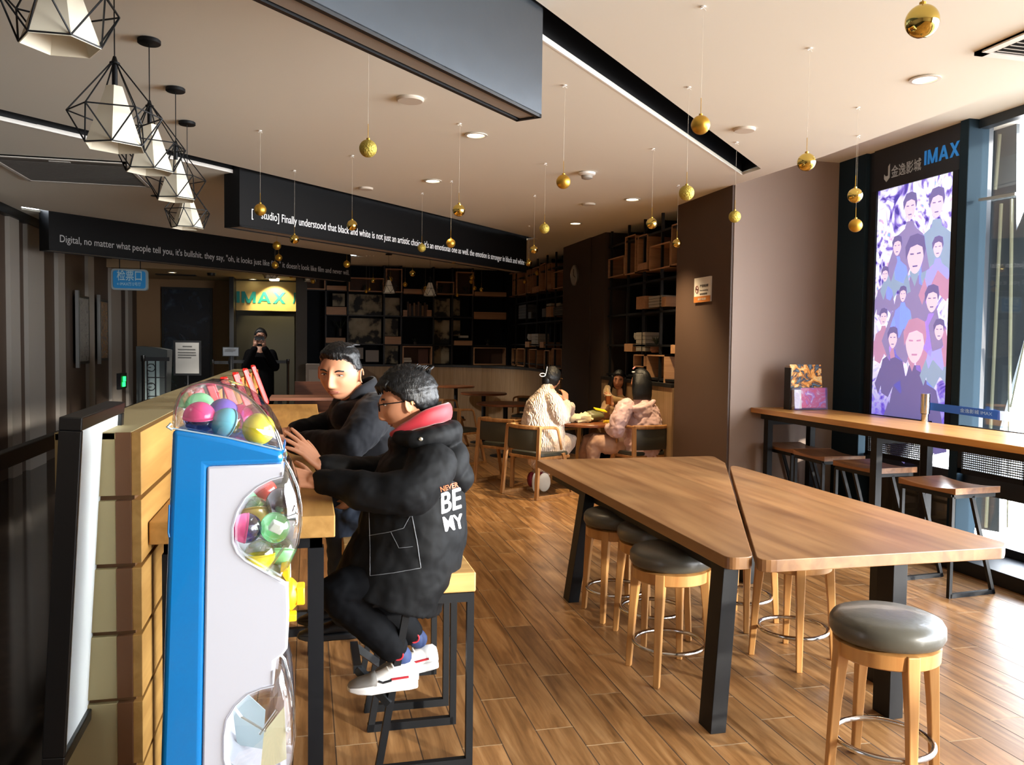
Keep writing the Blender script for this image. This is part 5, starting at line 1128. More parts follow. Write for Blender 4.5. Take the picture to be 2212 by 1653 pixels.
f = MB().prism([(604, 1240), (624, 1236), (625, 1262), (618, 1262)], lambda p: mp(p[0], p[1], YM0+.02), lambda p: mp(p[0], p[1], YM0+.12)); f.build('coin_slot', YEL, t, world=True, bevel=.003)
f = MB(); c = mp(622, 1308, YM0+.1); Mk = Matrix(((0, 0, 1), (0, 1, 0), (-1, 0, 0)))
f.lathe([(.044, 0), (.044, .008), (.036, .016), (.03, .022)], c, 24, M=Mk); f.box(c.x+.02, c.x+.042, c.y-.03, c.y+.03, c.z-.024, c.z+.024); f.build('turn_knob', YEL, t, world=True, bevel=.004, smooth=True)
c = mp(622, 1350, YM0+.07); MB().box(c.x-.005, c.x+.021, c.y-.02, c.y+.02, c.z-.01, c.z+.01).build('release_lever', YEL, t, world=True, bevel=.004)
MB().lathe([(.006, 0), (.006, .006)], mp(611, 985, YM0+.02), 10, M=Mk).lathe([(.006, 0), (.006, .006)], mp(611, 997, YM0+.02), 10, M=Mk).build('screw', CHR, t, world=True)
f = MB().tube([mp(p[0], p[1], YM0-.0045) for p in [(366, 1090), (364, 1150), (366, 1160)]], .002, 5); f.build('seam', mat('seam_blue', '#0869a8', .4), t, world=True)
HC = {'pink': '#e8508c', 'blue': '#6fc3da', 'yellow': '#ecdf3a', 'green': '#8fdca0', 'purple': '#7a62c4', 'red': '#b8453a', 'amber': '#a08a48', 'dpurple': '#5a4a72'}
def capsule(col, px, py, y, ax, lb, clear='#e9eef2', r=.0405, toy=None):
    p = PY(px, py, y); c = thing('toy_capsule', lb, 'toy capsule', (p.x, p.y, p.z-r), group='toy capsules in the machine')
    q = Vector(ax).normalized().to_track_quat('Z', 'Y').to_matrix(); o_ = Vector((0, 0, r))
    pr = [(max(.0005, r*math.cos(a)), r*math.sin(a)) for a in [PI/2*i/9 for i in range(10)]]
    MB().lathe([(r*1.015, -.002), (r*1.015, .002)]+pr, o_, 28, M=q, caps=False).build('colour_half', mat('capsule_'+col, HC[col], .2, spec=.5, coat=.4), c, smooth='full')
    MB().lathe([(a, -b) for a, b in pr], o_, 28, M=q, caps=False).build('clear_half', glass('capsule_clear_'+clear[1:], clear, alpha=.12), c, smooth='full')
    if toy: MB().cbox(o_-q@Vector((0, 0, r*.3)), (r*.9, r*.5, r*.7), (.4, .5, .3)).build('toy', mat('toy_'+toy[1:], toy, .5), c, bevel=.003)
    return c
Y1, Y2 = 2.252, 2.37
capsule('pink', 431, 902, Y1, (0, -.15, 1), 'pink capsule with a clear base, leftmost under the lid', '#8a93c8')
capsule('blue', 491, 915, Y1, (-.75, -.5, .35), 'light blue capsule in the middle under the lid', '#f0f2f4', toy='#d8c83a')
capsule('yellow', 559, 927, Y1, (.1, -1, .2), 'yellow capsule, rightmost under the lid')
capsule('green', 432, 880, Y2+.06, (0, 0, 1), 'green capsule peeping behind the pink one under the lid'); capsule('purple', 482, 893, Y2, (-.3, -.6, .5), 'purple capsule behind the light blue one under the lid'); capsule('pink', 517, 905, Y2+.02, (.3, -.5, .8), 'pink capsule behind the blue and yellow ones under the lid'); capsule('pink', 548, 905, Y2, (.3, .8, -.2), 'clear and pink capsule behind the yellow one under the lid', '#e8d0e4')
capsule('pink', 532, 1141, Y1, (-1, -.1, .15), 'pink and clear capsule at the left of the upper globe', '#8c86b8', .0395)
capsule('green', 594, 1140, Y1, (-.4, .9, -.3), 'pale green capsule with a white slip, right in the upper globe', '#eef4ee', .0395, toy='#f4f0f2')
capsule('yellow', 561, 1198, Y1, (.05, -.1, -1), 'yellow and clear capsule at the bottom of the upper globe', '#e4e8dc', .0395)
capsule('amber', 549, 1104, Y2-.03, (.1, -.4, -.9), 'dull amber capsule high in the upper globe', '#cfc8a0', .0395); capsule('dpurple', 607, 1085, Y2-.04, (.1, .9, -.2), 'dark clear capsule at the upper right of the upper globe', '#7a86a0', .0395); capsule('green', 541, 1085, Y2+.04, (0, -.2, 1), 'green topped capsule behind the amber one', '#9fb0a8', .0395); capsule('green', 604, 1190, Y2-.03, (0, -.4, -1), 'bright green capsule low at the right of the upper globe', '#cfe4cf', .0395); capsule('red', 568, 1063, Y2+.05, (0, -.5, 1), 'red capsule at the top of the upper globe', '#a08880', .0395)
# ---------------- people ----------------
SKIN = mat('skin', '#b98263', .5, spec=.4); LIP = mat('lip', '#8c5244', .45); EYEW = mat('eye_white', '#d9d0c6', .25); IRIS = mat('eye_dark', '#120c09', .15); HAIRM = None
def hair_mat(name, col='#090a0c', rough=.42):
    if name in MATS: return MATS[name]
    m = mat(name, col, rough, spec=.45); n = m.node_tree.nodes; l = m.node_tree.links
    tc = n.new('ShaderNodeTexCoord'); mpn = n.new('ShaderNodeMapping'); mpn.inputs['Scale'].default_value = (90, 90, 7)
    l.new(tc.outputs['Object'], mpn.inputs[0]); t = n.new('ShaderNodeTexNoise'); t.inputs['Scale'].default_value = 3; l.new(mpn.outputs[0], t.inputs['Vector'])
    bp = n.new('ShaderNodeBump'); bp.inputs['Strength'].default_value = .45; bp.inputs['Distance'].default_value = .006; l.new(t.outputs['Fac'], bp.inputs['Height']); l.new(bp.outputs[0], n['Principled BSDF'].inputs['Normal'])
    return m
HAIRM = hair_mat('black_hair')
def frame_(f, tilt=0, up=(0, 0, 1)):
    f = Vector(f).normalized(); u = Vector(up); r = f.cross(u).normalized(); u = r.cross(f).normalized()
    M = Matrix((r, f, u)).transposed(); return M @ Matrix.Rotation(tilt, 3, 'Y')
def G(a, s): return math.exp(-(a/s)**2)
def head_pt(d, child=0):
    """surface point of a standard head for unit direction d (x right, y front, z up); crown-chin .235"""
    x, y, z = d; p = Vector((x*.077, y*.098+(-.004), z*.118))
    if z < 0:
        k = min(1, -z); w = 1-.30*k**1.4 if y > -.3 else 1-.34*k**1.2
        p.x *= w
        if y < 0: p.y *= 1-.38*k
        else: p.y *= 1-.06*k
    if z > .2: p.x *= 1-.06*(z-.2)
    if y > 0:
        X, Z = p.x, p.z; fy = min(1, y*2.2)
        p.y -= .006*G(Z-.06, .05)*fy*0
        nb = 0
        if Z > -.046: nb = .010+.019*max(0, min(1, (.03-Z)/.066))**1.3
        else: nb = .029*max(0, 1-(-.046-Z)/.010)
        if Z > .03: nb *= max(0, 1-(Z-.03)/.02)
        wid = .0085+.007*max(0, min(1, (.0-Z)/.045)); p.y += nb*G(X, wid)*fy*(1-.25*child)
        for s_ in (-1, 1):
            p.y -= .011*G(X-s_*.031, .016)*G(Z-.008, .012)*fy
            p.y += .0045*G(X-s_*.030, .022)*G(Z-.027, .008)*fy
            p.y += .005*G(X-s_*.042, .02)*G(Z+.028, .02)*fy
            p.y += .005*G(X-s_*.011, .006)*G(Z+.043, .007)*fy
        p.y += .007*G(X, .024)*G(Z+.066, .014)*fy
        p.y -= .004*G(X, .022)*G(Z+.068, .0022)*fy
        p.y -= .004*G(X, .03)*G(Z+.082, .005)*fy
        p.y += .008*G(X, .022)*G(Z+.102, .014)*fy
    return p
def add_head(mb, c, M, s, child=0, nu=110, nv=84):
    vs = []; fs = []
    for j in range(nv+1):
        t = PI*j/nv
        for i in range(nu):
            a = 2*PI*i/nu; vs.append(Vector(c)+M@(head_pt((math.sin(t)*math.cos(a), math.sin(t)*math.sin(a), math.cos(t)), child)*s))
    for j in range(nv):
        for i in range(nu): fs.append((j*nu+i, (j+1)*nu+i, (j+1)*nu+(i+1) % nu, j*nu+(i+1) % nu))
    mb.add(vs, fs)
    for e in (-1, 1):
        o_ = Vector((e*.077, -.008, -.004)); Me = M@Matrix.Rotation(e*R(-22), 3, 'Z')
        mb.ball(Vector(c)+M@(o_*s), (.007*s, .017*s, .030*s), 14, 10, M=Me)
        arc = [o_+Vector((e*.006, -.002, 0))+Vector((e*.004, .016*math.cos(a), .030*math.sin(a))) for a in [R(-80)+R(260)*k/9 for k in range(10)]]
        mb.tube([Vector(c)+M@(p*s) for p in arc], .0038*s, 7, rnd=True)
def add_hair(mb, c, M, s, thick, line, noise_=.006, seed=0, top=0, nu=90, nv=70):
    """line(y) gives the lowest z of the hair for front-back direction y"""
    vs = []; fs = []
    for j in range(nv+1):
        t = PI*j/nv
        for i in range(nu):
            a = 2*PI*i/nu; d = Vector((math.sin(t)*math.cos(a), math.sin(t)*math.sin(a), math.cos(t)))
            p = head_pt(d); h = line(d.y, abs(d.x)) + .09*noise.noise(Vector((d.x*14+seed, d.y*14, 0))); k = max(0, min(1, (d.z-h)/.12)); k = k*k*(3-2*k)
            th = thick(d)+top*max(0, d.z)
            n_ = noise.noise(Vector((d.x*16+seed, d.y*16, d.z*5)))*noise_+abs(noise.noise(Vector((d.x*34, d.y*34+seed, d.z*7))))*noise_
            q = p*(1+(-.06)*(1-k)) + d*(th*k + n_*k); vs.append(Vector(c)+M@(q*s))
    for j in range(nv):
        for i in range(nu): fs.append((j*nu+i, (j+1)*nu+i, (j+1)*nu+(i+1) % nu, j*nu+(i+1) % nu))
    return mb.add(vs, fs)
def interp(pts):
    def f(y, ax=0):
        for (a, b), (c, d) in zip(pts, pts[1:]):
            if y <= c: return b+(d-b)*max(0, (y-a))/(c-a)
        return pts[-1][1]
    return f
SHORT = interp([(-1, -.55), (-.5, -.45), (-.15, -.12), (.15, .02), (.35, .22), (.6, .5), (1, .56)])
def hand(mb, W, f, n, side=1, s=1, curl=(.25, .3, .35, .4), spread=.10, thumb=(.5, .25)):
    W = Vector(W); f = Vector(f).normalized(); n = Vector(n); n = (n-f*n.dot(f)).normalized(); x = f.cross(n)*side
    for i, u in enumerate((.029, .0095, -.0095, -.027)):
        kl = (.086, .089, .084, .076)[i]*s; kn = W+x*u*s+f*kl
        mb.tube([W+x*u*.62*s-f*.006*s, W+x*u*.9*s+f*kl*.5, kn], [.0125*s, .0125*s, .0108*s], 9, rnd=True)
        ang = spread*(1.5-i); d = (f*math.cos(ang)+x*math.sin(ang)).normalized(); p = kn; pts = [p]; c_ = curl[i]
        for k, L in enumerate(((.042, .047, .043, .033)[i], (.027, .030, .028, .021)[i], (.021, .022, .021, .018)[i])):
            d = (d*math.cos(c_)-n*math.sin(c_)).normalized(); p = p+d*L*s; pts.append(p)
        mb.tube(pts, [.0100*s, .0092*s, .0083*s, .0070*s], 9, rnd=True)
    a = W+x*.020*s+f*.012*s-n*.004*s; d = (f*.72+x*.72-n*.25).normalized(); pts = [a]; p = a
    for k, L in enumerate((.042, .034, .027)):
        if k: d = (d*math.cos(thumb[1])+(f*.8-n*.6).normalized()*math.sin(thumb[1])).normalized()
        p = p+d*L*s; pts.append(p)
    mb.tube(pts, [.0135*s, .0122*s, .0105*s, .0085*s], 9, rnd=True)
def eyes(par, c, M, s, cl=1.0, world=True):
    c = Vector(c)
    for e in (-1, 1):
        o_ = Vector((e*.031, .0795, .008)); p = c+M@(o_*s)
        MB().ball(p, (.0125*s, .0065*s, .0048*s*cl), 14, 10, M=M).build('eye', EYEW, par, smooth=True, world=world)
        MB().ball(c+M@((o_+Vector((-.001, .0052, 0)))*s), (.0048*s, .0028*s, .0042*s*cl), 12, 8, M=M).build('iris', IRIS, par, smooth=True, world=world)
        MB().tube([c+M@(Vector((e*a, b_, z))*s) for a, b_, z in ((.016, .0905, .024), (.03, .0895, .030), (.047, .0785, .027))], [(.0032*s, .002*s)]*3, 6, sub=3, rnd=True).build('eyebrow', HAIRM, par, smooth=True, world=world)
        MB().tube([c+M@(Vector((e*a, b_, z))*s) for a, b_, z in ((.019, .0845, .0115), (.031, .0875, .0145), (.045, .0785, .0105))], .0013*s, 6, sub=3, rnd=True).build('eyelid', IRIS, par, smooth=True, world=world)
    def fy(x, z):
        k_ = max(0, -z/.118); X_ = x/.077/(1-.30*k_**1.4); return head_pt((X_, math.sqrt(max(0, 1-X_*X_-(z/.118)**2)), z/.118)).y
    f = MB().tube([c+M@(Vector((x, fy(x, z)-.0005, z))*s) for x, z in ((-.024, -.067), (-.009, -.0645), (0, -.0655), (.009, -.0645), (.024, -.067))], [(.0030*s, .002*s)]*5, 7, sub=3, rnd=True)
    f.tube([c+M@(Vector((x, fy(x, z)-.0003, z))*s) for x, z in ((-.020, -.0705), (-.01, -.0735), (0, -.0745), (.01, -.0735), (.020, -.0705))], [(.0036*s, .0025*s)]*5, 7, sub=3, rnd=True)
    f.build('lips', LIP, par, smooth=True, world=world)
def limb(mb, pts, rad, n=16, sub=4): return mb.tube(pts, rad, n, sub=sub, rnd=True)
def onto(obj, px, py, off=.002):
    if not hasattr(onto, 'c'): onto.c = {}
    if obj.name not in onto.c:
        Mw = Matrix.Translation(obj.parent.location) if obj.parent else Matrix.Identity(4)
        onto.c[obj.name] = BVHTree.FromPolygons([Mw@v.co for v in obj.data.vertices], [tuple(p.vertices) for p in obj.data.polygons])
    d = ray(px, py).normalized(); h = onto.c[obj.name].ray_cast(CAM, d)
    return (h[0]+h[1]*off) if h[0] is not None else None
def strip(name, obj, pts, r, m, par, close=False, n=10):
    P_ = []
    for (a, b) in zip(pts, pts[1:]+([pts[0]] if close else [])):
        for k in range(n): u = k/n; q = onto(obj, a[0]+(b[0]-a[0])*u, a[1]+(b[1]-a[1])*u); 
        for k in range(n):
            u = k/n; q = onto(obj, a[0]+(b[0]-a[0])*u, a[1]+(b[1]-a[1])*u)
            if q is not None: P_.append(q)
    if not close:
        q = onto(obj, *pts[-1]); 
        if q is not None: P_.append(q)
    return MB().tube(P_, r, 6, closed=close).build(name, m, par, world=True, smooth=True)
def print_on(name, body, m, obj, tl_, tr__, bl, par, bold=.02, off=.002):
    """lettering laid on the cloth: the text box corners are given where they fall on the cloth"""
    cu = bpy.data.curves.new(name, 'FONT'); cu.body = body; cu.size = 1; cu.offset = bold; cu.resolution_u = 3
    t = bpy.data.objects.new(name, cu); C.objects.link(t); dg = bpy.context.evaluated_depsgraph_get(); me = bpy.data.meshes.new_from_object(t.evaluated_get(dg)); bpy.data.objects.remove(t)
    bm = bmesh.new(); bm.from_mesh(me)
    for k in range(3): bmesh.ops.triangulate(bm, faces=bm.faces); bmesh.ops.subdivide_edges(bm, edges=[e for e in bm.edges if e.calc_length() > .12], cuts=1)
    xs = [v.co.x for v in bm.verts]; ys_ = [v.co.y for v in bm.verts]; x0, x1, y0, y1 = min(xs), max(xs), min(ys_), max(ys_)
    bmesh.ops.triangulate(bm, faces=bm.faces); bad = []
    vs = []; bm.verts.ensure_lookup_table(); bm.verts.index_update()
    for v in bm.verts:
        u = (v.co.x-x0)/(x1-x0); w = (y1-v.co.y)/(y1-y0)
        px = tl_[0]+(tr__[0]-tl_[0])*u+(bl[0]-tl_[0])*w; py = tl_[1]+(tr__[1]-tl_[1])*u+(bl[1]-tl_[1])*w
        q = onto(obj, px, py, off)
        if q is None or q.y > 3.45: bad.append(v.index); q = Vector((0, 0, -9))
        vs.append(q)
    f = MB(); f.add(vs, [tuple(v.index for v in fc.verts) for fc in bm.faces if not any(v.index in bad for v in fc.verts)])
    used = sorted({i for fc in f.f for i in fc}); mpi = {i: k for k, i in enumerate(used)}
    f.v = [f.v[i] for i in used]; f.f = [tuple(mpi[i] for i in fc) for fc in f.f]
    return f.build(name, m, par, world=True)
def shoe(par, heel, f, up, L, mats, name='shoe', s=1):
    M = frame_(f, 0, up); heel = Vector(heel)
    T = lambda x, y, z: heel+M@Vector((x, y*L, z))
    o = MB(); out = [(0, -.0), (-.030, .02), (-.038, .15), (-.036, .4), (-.046, .68), (-.040, .86), (-.02, .98), (0, 1.0), (.02, .98), (.040, .86), (.046, .68), (.036, .4), (.038, .15), (.030, .02)]
    o.prism(out, lambda p: T(p[0]*1.03*s, p[1], 0+.012*max(0, p[1]-.75)*4), lambda p: T(p[0]*s, p[1], .03+.01*max(0, .3-p[1]))); o.build(name+'_sole', mats[0], par, world=True, bevel=.006, smooth=True)
    secs = [(0.0, .022, .075), (.05, .034, .088), (.2, .037, .09), (.38, .035, .085), (.52, .038, .070), (.68, .044, .055), (.84, .040, .047), (.96, .024, .036), (.985, .008, .030)]
    vs = []; n = 16; fs = []
    for u, w, h in secs:
        for i in range(n): a = 2*PI*i/n; vs.append(T(w*math.cos(a)*s, u, .022+(h-.022)*.5+(h-.022)*.5*math.sin(a)*1.05))
    for j in range(len(secs)-1):
        for i in range(n): fs.append((j*n+i, j*n+(i+1) % n, (j+1)*n+(i+1) % n, (j+1)*n+i))
    fs += [tuple(range(n)), tuple(range((len(secs)-1)*n, len(secs)*n))]
    o = MB(); o.add(vs, fs); o.build(name+'_upper', mats[1], par, world=True, smooth='full')
    if len(mats) > 2:
        k0 = 5; vs2 = []; secs2 = [(.60, .0445, .065)]+secs[k0:]
        for u, w, h in secs2:
            for i in range(n): a = 2*PI*i/n; vs2.append(T(w*1.03*math.cos(a)*s, u+.004, .024+(h-.022)*.5+(h-.020)*.5*math.sin(a)*1.06))
        m_ = len(secs2); fs = [(j*n+i, j*n+(i+1) % n, (j+1)*n+(i+1) % n, (j+1)*n+i) for j in range(m_-1) for i in range(n)]+[tuple(range(n)), tuple(range((m_-1)*n, m_*n))]
        MB().add(vs2, fs).build(name+'_toe_cap', mats[2], par, world=True, smooth='full')
        f_ = MB()
        for k in range(4): u = .36+.065*k; h = .094-.012*k; f_.tube([T(-.02*s, u, h-.008), T(0, u+.015, h), T(.02*s, u, h-.008)], .0032, 6, sub=3, rnd=True)
        f_.build(name+'_laces', mats[0], par, world=True, smooth=True)
        for e in (-1, 1):
            MB().tube([T(e*.040*s, .16, .052), T(e*.0395*s, .40, .050)], .0045, 6).build(name+'_red_stripe', mats[3], par, world=True)
            MB().tube([T(e*.0395*s, .40, .046), T(e*.041*s, .52, .042), T(e*.0425*s, .58, .05)], .0045, 6).build(name+'_black_stripe', BLK, par, world=True)
COATK = mat('coat_black', '#07080a', .7, spec=.2, bump=.12, bscale=14); NAVYC = mat('coat_navy', '#070910', .8, spec=.25, sheen=.05); PANT = mat('trousers_black', '#06070a', .8, spec=.15); JEAN = mat('jeans_dark', '#1a2433', .8)

# --- the boy ---
yb = 3.2
boy = thing('person', 'boy in a black hooded coat and glasses sitting at the counter, one hand raised', 'person', (.385, 3.2, 0))
Q = lambda x, y, yy=yb: PY(x, y, yy)
hc = Q(880, 871, 3.20); Mh = frame_((-.93, .12, -.16), R(2)); hs = 1.03
body = MB(); add_head(body, hc, Mh, hs, child=.35)
limb(body, [Q(905, 900), Q(908, 950)], [.052, .058]); limb(body, [Q(905, 965), Q(895, 1060), Q(890, 1200)], [(.10, .12), (.12, .13), (.12, .14)])
shN, elN, wrN = Q(930, 992, 3.03), Q(893, 1058, 2.98), Q(676, 1040, 3.05)
shF, elF, wrF = Q(885, 985, 3.38), Q(825, 1030, 3.42), Q(690, 1003, 3.29)
limb(body, [shN, elN, wrN], [.042, .036, .025], 12); limb(body, [shF, elF, wrF], [.042, .036, .025], 12)
hipN, knN, anN = Q(860, 1235, 3.10), Q(733, 1283, 3.08), Q(858, 1408, 3.08)
hipF, knF, anF = Q(870, 1225, 3.30), Q(770, 1262, 3.30), Q(893, 1372, 3.28)
for a, b, c in ((hipN, knN, anN), (hipF, knF, anF)): limb(body, [a, b, c], [.07, .05, .033], 12)
hand(body, wrN, (-.92, .18, .22), (.1, -.75, .6), side=1, s=1.0, curl=(.3, .45, .5, .5), spread=.08)
hand(body, wrF, (-.62, -.04, .66), (.62, -.55, .5), side=1, s=.98, curl=(.10, .14, .16, .2), spread=.16, thumb=(.3, .15))
bo = body.build('body', SKIN, boy, world=True, remesh=.0035, sm=2, smooth='full')
eyes(boy, hc, Mh, hs)
def thk(d): return .025 if d.z > .3 else .010+.008*max(0, (d.z+.3)/.6)
add_hair(MB_ := MB(), hc, Mh, hs, thk, interp([(-1, -.42), (-.5, -.36), (-.15, -.05), (.12, .02), (.3, .2), (.55, .42), (.8, .48), (1, .5)]), .005, 3, .003)
for i in range(26):
    a = random.uniform(-1, 1); b_ = random.uniform(-.1, .0); z_ = .118-.35*abs(b_+.03); MB_.tube([hc+Mh@Vector((a*.04, b_, z_)), hc+Mh@Vector((a*.045, b_-.012, z_+.018)), hc+Mh@Vector((a*.05, b_-.028, z_+.020+.01*random.random()))], [.006, .004, .001], 6)
for i in range(16):
    u = -1+2*i/15; MB_.tube([hc+Mh@Vector((u*.058, .085-.03*u*u, .095)), hc+Mh@Vector((u*.062, .106-.035*u*u, .078)), hc+Mh@Vector((u*.062+.004, .104-.037*u*u, .056+.008*math.sin(i*2.1)))], [.012, .009, .002], 6)
MB_.build('hair', HAIRM, boy, world=True, smooth='full')
GLK = mat('glasses_black', '#0a0a0b', .25, spec=.6)
f = MB()
for e in (-1, 1):
    f.tube([hc+Mh@(Vector((e*.033+.023*math.cos(a), .104, .004+.017*math.sin(a)))*hs) for a in [2*PI*k/16 for k in range(16)]], .0022, 6, closed=True)
    f.tube([hc+Mh@(Vector(q)*hs) for q in ((e*.056, .103, .01), (e*.072, .09, .012), (e*.080, .02, .010), (e*.082, -.012, .008), (e*.080, -.035, -.004))], .0022, 6, sub=2)
f.tube([hc+Mh@(Vector(q)*hs) for q in ((-.011, .105, .008), (0, .108, .011), (.011, .105, .008))], .002, 6)
f.build('glasses_frame', GLK, boy, world=True, smooth=True)
f = MB()
for e in (-1, 1): f.add([hc+Mh@(Vector((e*.033+.022*math.cos(a), .104, .004+.016*math.sin(a)))*hs) for a in [2*PI*k/16 for k in range(16)]], [tuple(range(16))])
f.build('lens', glass('lens_glass', alpha=.1), boy, world=True)
MB().ball(hc+Mh@(Vector((-.086, -.02, .006))*hs), (.004, .006, .014), 10, 8, M=Mh).build('sunlit_ear_patch', mat('sunlit_ear_cream', '#e2c886', .4), boy, world=True, smooth=True)  # yellow sunlit patch on the ear, put in as a cream piece
# coat
k = MB(); X1 = (1, 0, 0)
k.tube([Q(836, 1284), Q(856, 1232), Q(884, 1180), Q(892, 1120), Q(900, 1055), Q(902, 1005), Q(905, 960)], [(.222, .235), (.212, .235), (.212, .225), (.208, .21), (.192, .195), (.155, .185), (.085, .12)], 28, ref=X1, sub=4)
k.ball(Q(866, 958, 3.2), (.055, .10, .045), 20, 12)
k.tube([Q(925, 990, 3.07), Q(928, 1010, 3.03), Q(893, 1060, 2.97), Q(800, 1066, 2.98), Q(745, 1050, 3.02), Q(700, 1043, 3.045)], [.085, .095, .088, .072, .060, .045], 20, sub=4, rnd=True)
k.tube([Q(895, 985, 3.33), Q(880, 1000, 3.39), Q(825, 1028, 3.42), Q(750, 1015, 3.36), Q(700, 1005, 3.30)], [.09, .088, .075, .06, .045], 20, sub=4, rnd=True)
coat = k.build('coat', COATK, boy, world=True, remesh=.007, sm=5, smooth='full', disp=[(.030, .16), (.010, .06)])
h_ = MB(); h_.ball(Q(962, 1003, 3.2), (.088, .150, .110), 24, 16, M=Euler((0, R(28), 0)).to_matrix()); h_.ball(Q(985, 1030, 3.2), (.070, .125, .075), 24, 16, M=Euler((0, R(40), 0)).to_matrix())
h_.tube([Q(862, 945, 3.10), Q(905, 950, 3.04), Q(958, 940, 3.08), Q(975, 935, 3.2), Q(958, 940, 3.33), Q(905, 950, 3.37), Q(862, 945, 3.30)], [.026, .036, .045, .05, .045, .036, .026], 12, sub=4, rnd=True)
hood = h_.build('hood', COATK, boy, world=True, remesh=.007, sm=4, smooth='full', disp=[(.024, .12), (.006, .05)])
r_ = MB().tube([Q(848, 938, 3.13), Q(880, 922, 3.10), Q(925, 902, 3.085), Q(957, 893, 3.12), Q(968, 890, 3.21), Q(957, 893, 3.30), Q(925, 903, 3.33), Q(880, 922, 3.32)], [(.012, .012), (.02, .014), (.032, .016), (.036, .018), (.038, .018), (.036, .018), (.032, .016), (.02, .014)], 12, sub=4, ref=(0, 0, 1), rnd=True)
r_.build('red_collar', mat('collar_red', '#960e20', .6, sheen=.3), boy, world=True, smooth='full')
k = MB()
for a, b, c, r in ((hipN, knN, anN, 1), (hipF, knF, anF, 1)): limb(k, [a, b+(a-b)*.25, b, c+(b-c)*.3, c+(b-c)*.08], [.092, .082, .078, .062, .056], 18)
k.build('trousers', PANT, boy, world=True, remesh=.007, sm=3, smooth='full', disp=[(.02, .12), (.006, .04)])
SOCK = mat('sock_blue', '#24355e', .7); SW = mat('shoe_white', '#dcdad6', .5); SGY = mat('shoe_grey', '#77736d', .8); SRD = mat('stripe_red', '#9c1c28', .5)
for (a, b, nm) in ((knN, anN, 'near'), (knF, anF, 'far')):
    limb(MB_ := MB(), [b+(a-b)*.16, b-(a-b)*.08], [.042, .038], 14); MB_.build('sock', SOCK, boy, world=True, smooth=True)
    c = b+Vector((0, -.039, -.0)); MB().tube([c+Vector((.017*math.cos(t_), 0, .017*math.sin(t_))) for t_ in [2*PI*i/14 for i in range(14)]], .004, 6, closed=True).build('sock_ring', SRD, boy, world=True)
shoe(boy, PY(903, 1480, 3.06), (-.985, -.05, -.02), (-.12, 0, 1), .262, (SW, SW, SGY, SRD), s=1.05)
shoe(boy, PY(948, 1437, 3.27), (-.93, -.02, -.14), (-.2, 0, 1), .255, (SW, SW, SGY, SRD), s=1.05)
# coat details
PIP = mat('piping_grey', '#6f7276', .5); 
strip('pocket_piping', coat, [(798, 1108), (800, 1180), (800, 1244), (850, 1238), (909, 1227)], .0011, PIP, boy); strip('pocket_piping', coat, [(798, 1157), (840, 1150), (872, 1141), (886, 1115)], .0011, PIP, boy)
strip('pocket_piping', coat, [(890, 1115), (900, 1165), (909, 1227)], .0016, PIP, boy); strip('pocket_piping', coat, [(845, 1150), (862, 1184), (892, 1181)], .0009, PIP, boy)
for (x, y, o_) in ((909, 949, hood), (831, 952, coat), (752, 1288, coat)):
    q = onto(o_, x, y, .003)
    if q is not None: MB().ball(q, (.008, .004, .008), 12, 8).build('snap_button', mat('snap_silver', '#b9b3a2', .25, .8), boy, world=True, smooth=True)
MB().tube([Q(932, 1288, 3.08), Q(927, 1306, 3.06), Q(922, 1318, 3.06)], .0015, 5).build('toggle_cord', PIP, boy, world=True); MB().ball(Q(922, 1324, 3.06), .011, 14, 10).build('toggle_ball', WHITE, boy, world=True, smooth=True)
PO, PW = mat('print_orange', '#d8613a', .6), mat('print_white', '#dcdde0', .6)
for dx_, dy_ in ((-1, 0), (1, 0), (0, -.8), (0, .8)):
    print_on('back_print', 'BE', PW, coat, (953+dx_, 1066+dy_), (994+dx_, 1053+dy_), (954+dx_, 1110+dy_), boy, .004, .0022+.0002*dx_)
    print_on('back_print', 'MY', PW, coat, (956+dx_, 1118+dy_), (996+dx_, 1110+dy_), (962+dx_, 1148+dy_), boy, .004, .0022+.0002*dx_)
print_on('back_print', 'NEVER', PO, coat, (950, 1052), (988, 1041), (952, 1063), boy, .01)

# --- the man ---
PM = lambda x, y, yy: PY(x, y, yy+.13)
man = thing('person', 'man in a dark coat leaning on the counter and turning his face to the camera', 'person', (.385, 3.78, 0))
hc = PM(734, 807, 3.80); Mh = frame_((-.42, -.86, -.14), R(-3)) @ Matrix.Diagonal((1.12, 1.0, .97)); hs = 1.07
body = MB(); add_head(body, hc, Mh, hs)
limb(body, [PM(752, 835, 3.86), PM(775, 872, 3.88)], [.06, .066]); limb(body, [PM(785, 890, 3.88), PM(830, 980, 3.85), PM(862, 1120, 3.72)], [.07, .10, .12])
shN, elN, wrN = PM(806, 895, 3.68), PM(752, 968, 3.55), PM(632, 957, 3.78); shF, elF, wrF = PM(745, 880, 4.05), PM(715, 915, 4.15), PM(632, 930, 4.02)
limb(body, [shN, elN, wrN], [.045, .04, .03], 12); limb(body, [shF, elF, wrF], [.045, .04, .03], 12)
hand(body, wrN, (-.95, .2, -.1), (-.1, .3, 1), side=1, s=1.0, curl=(.4, .45, .5, .5)); hand(body, wrF, (-.95, -.15, -.1), (0, -.2, 1), side=-1, s=1.0, curl=(.4, .45, .5, .5))
hp, kn, an = PM(860, 1120, 3.62), PM(742, 1112, 3.66), PM(745, 1330, 3.66); hp2, kn2, an2 = PM(860, 1110, 3.82), PM(742, 1100, 3.85), PM(740, 1300, 3.85)
for a, b, c in ((hp, kn, an), (hp2, kn2, an2)): limb(body, [a, b, c], [.075, .055, .04], 12)
body.build('body', SKIN, man, world=True, remesh=.0038, sm=2, smooth='full'); eyes(man, hc, Mh, hs, .62)
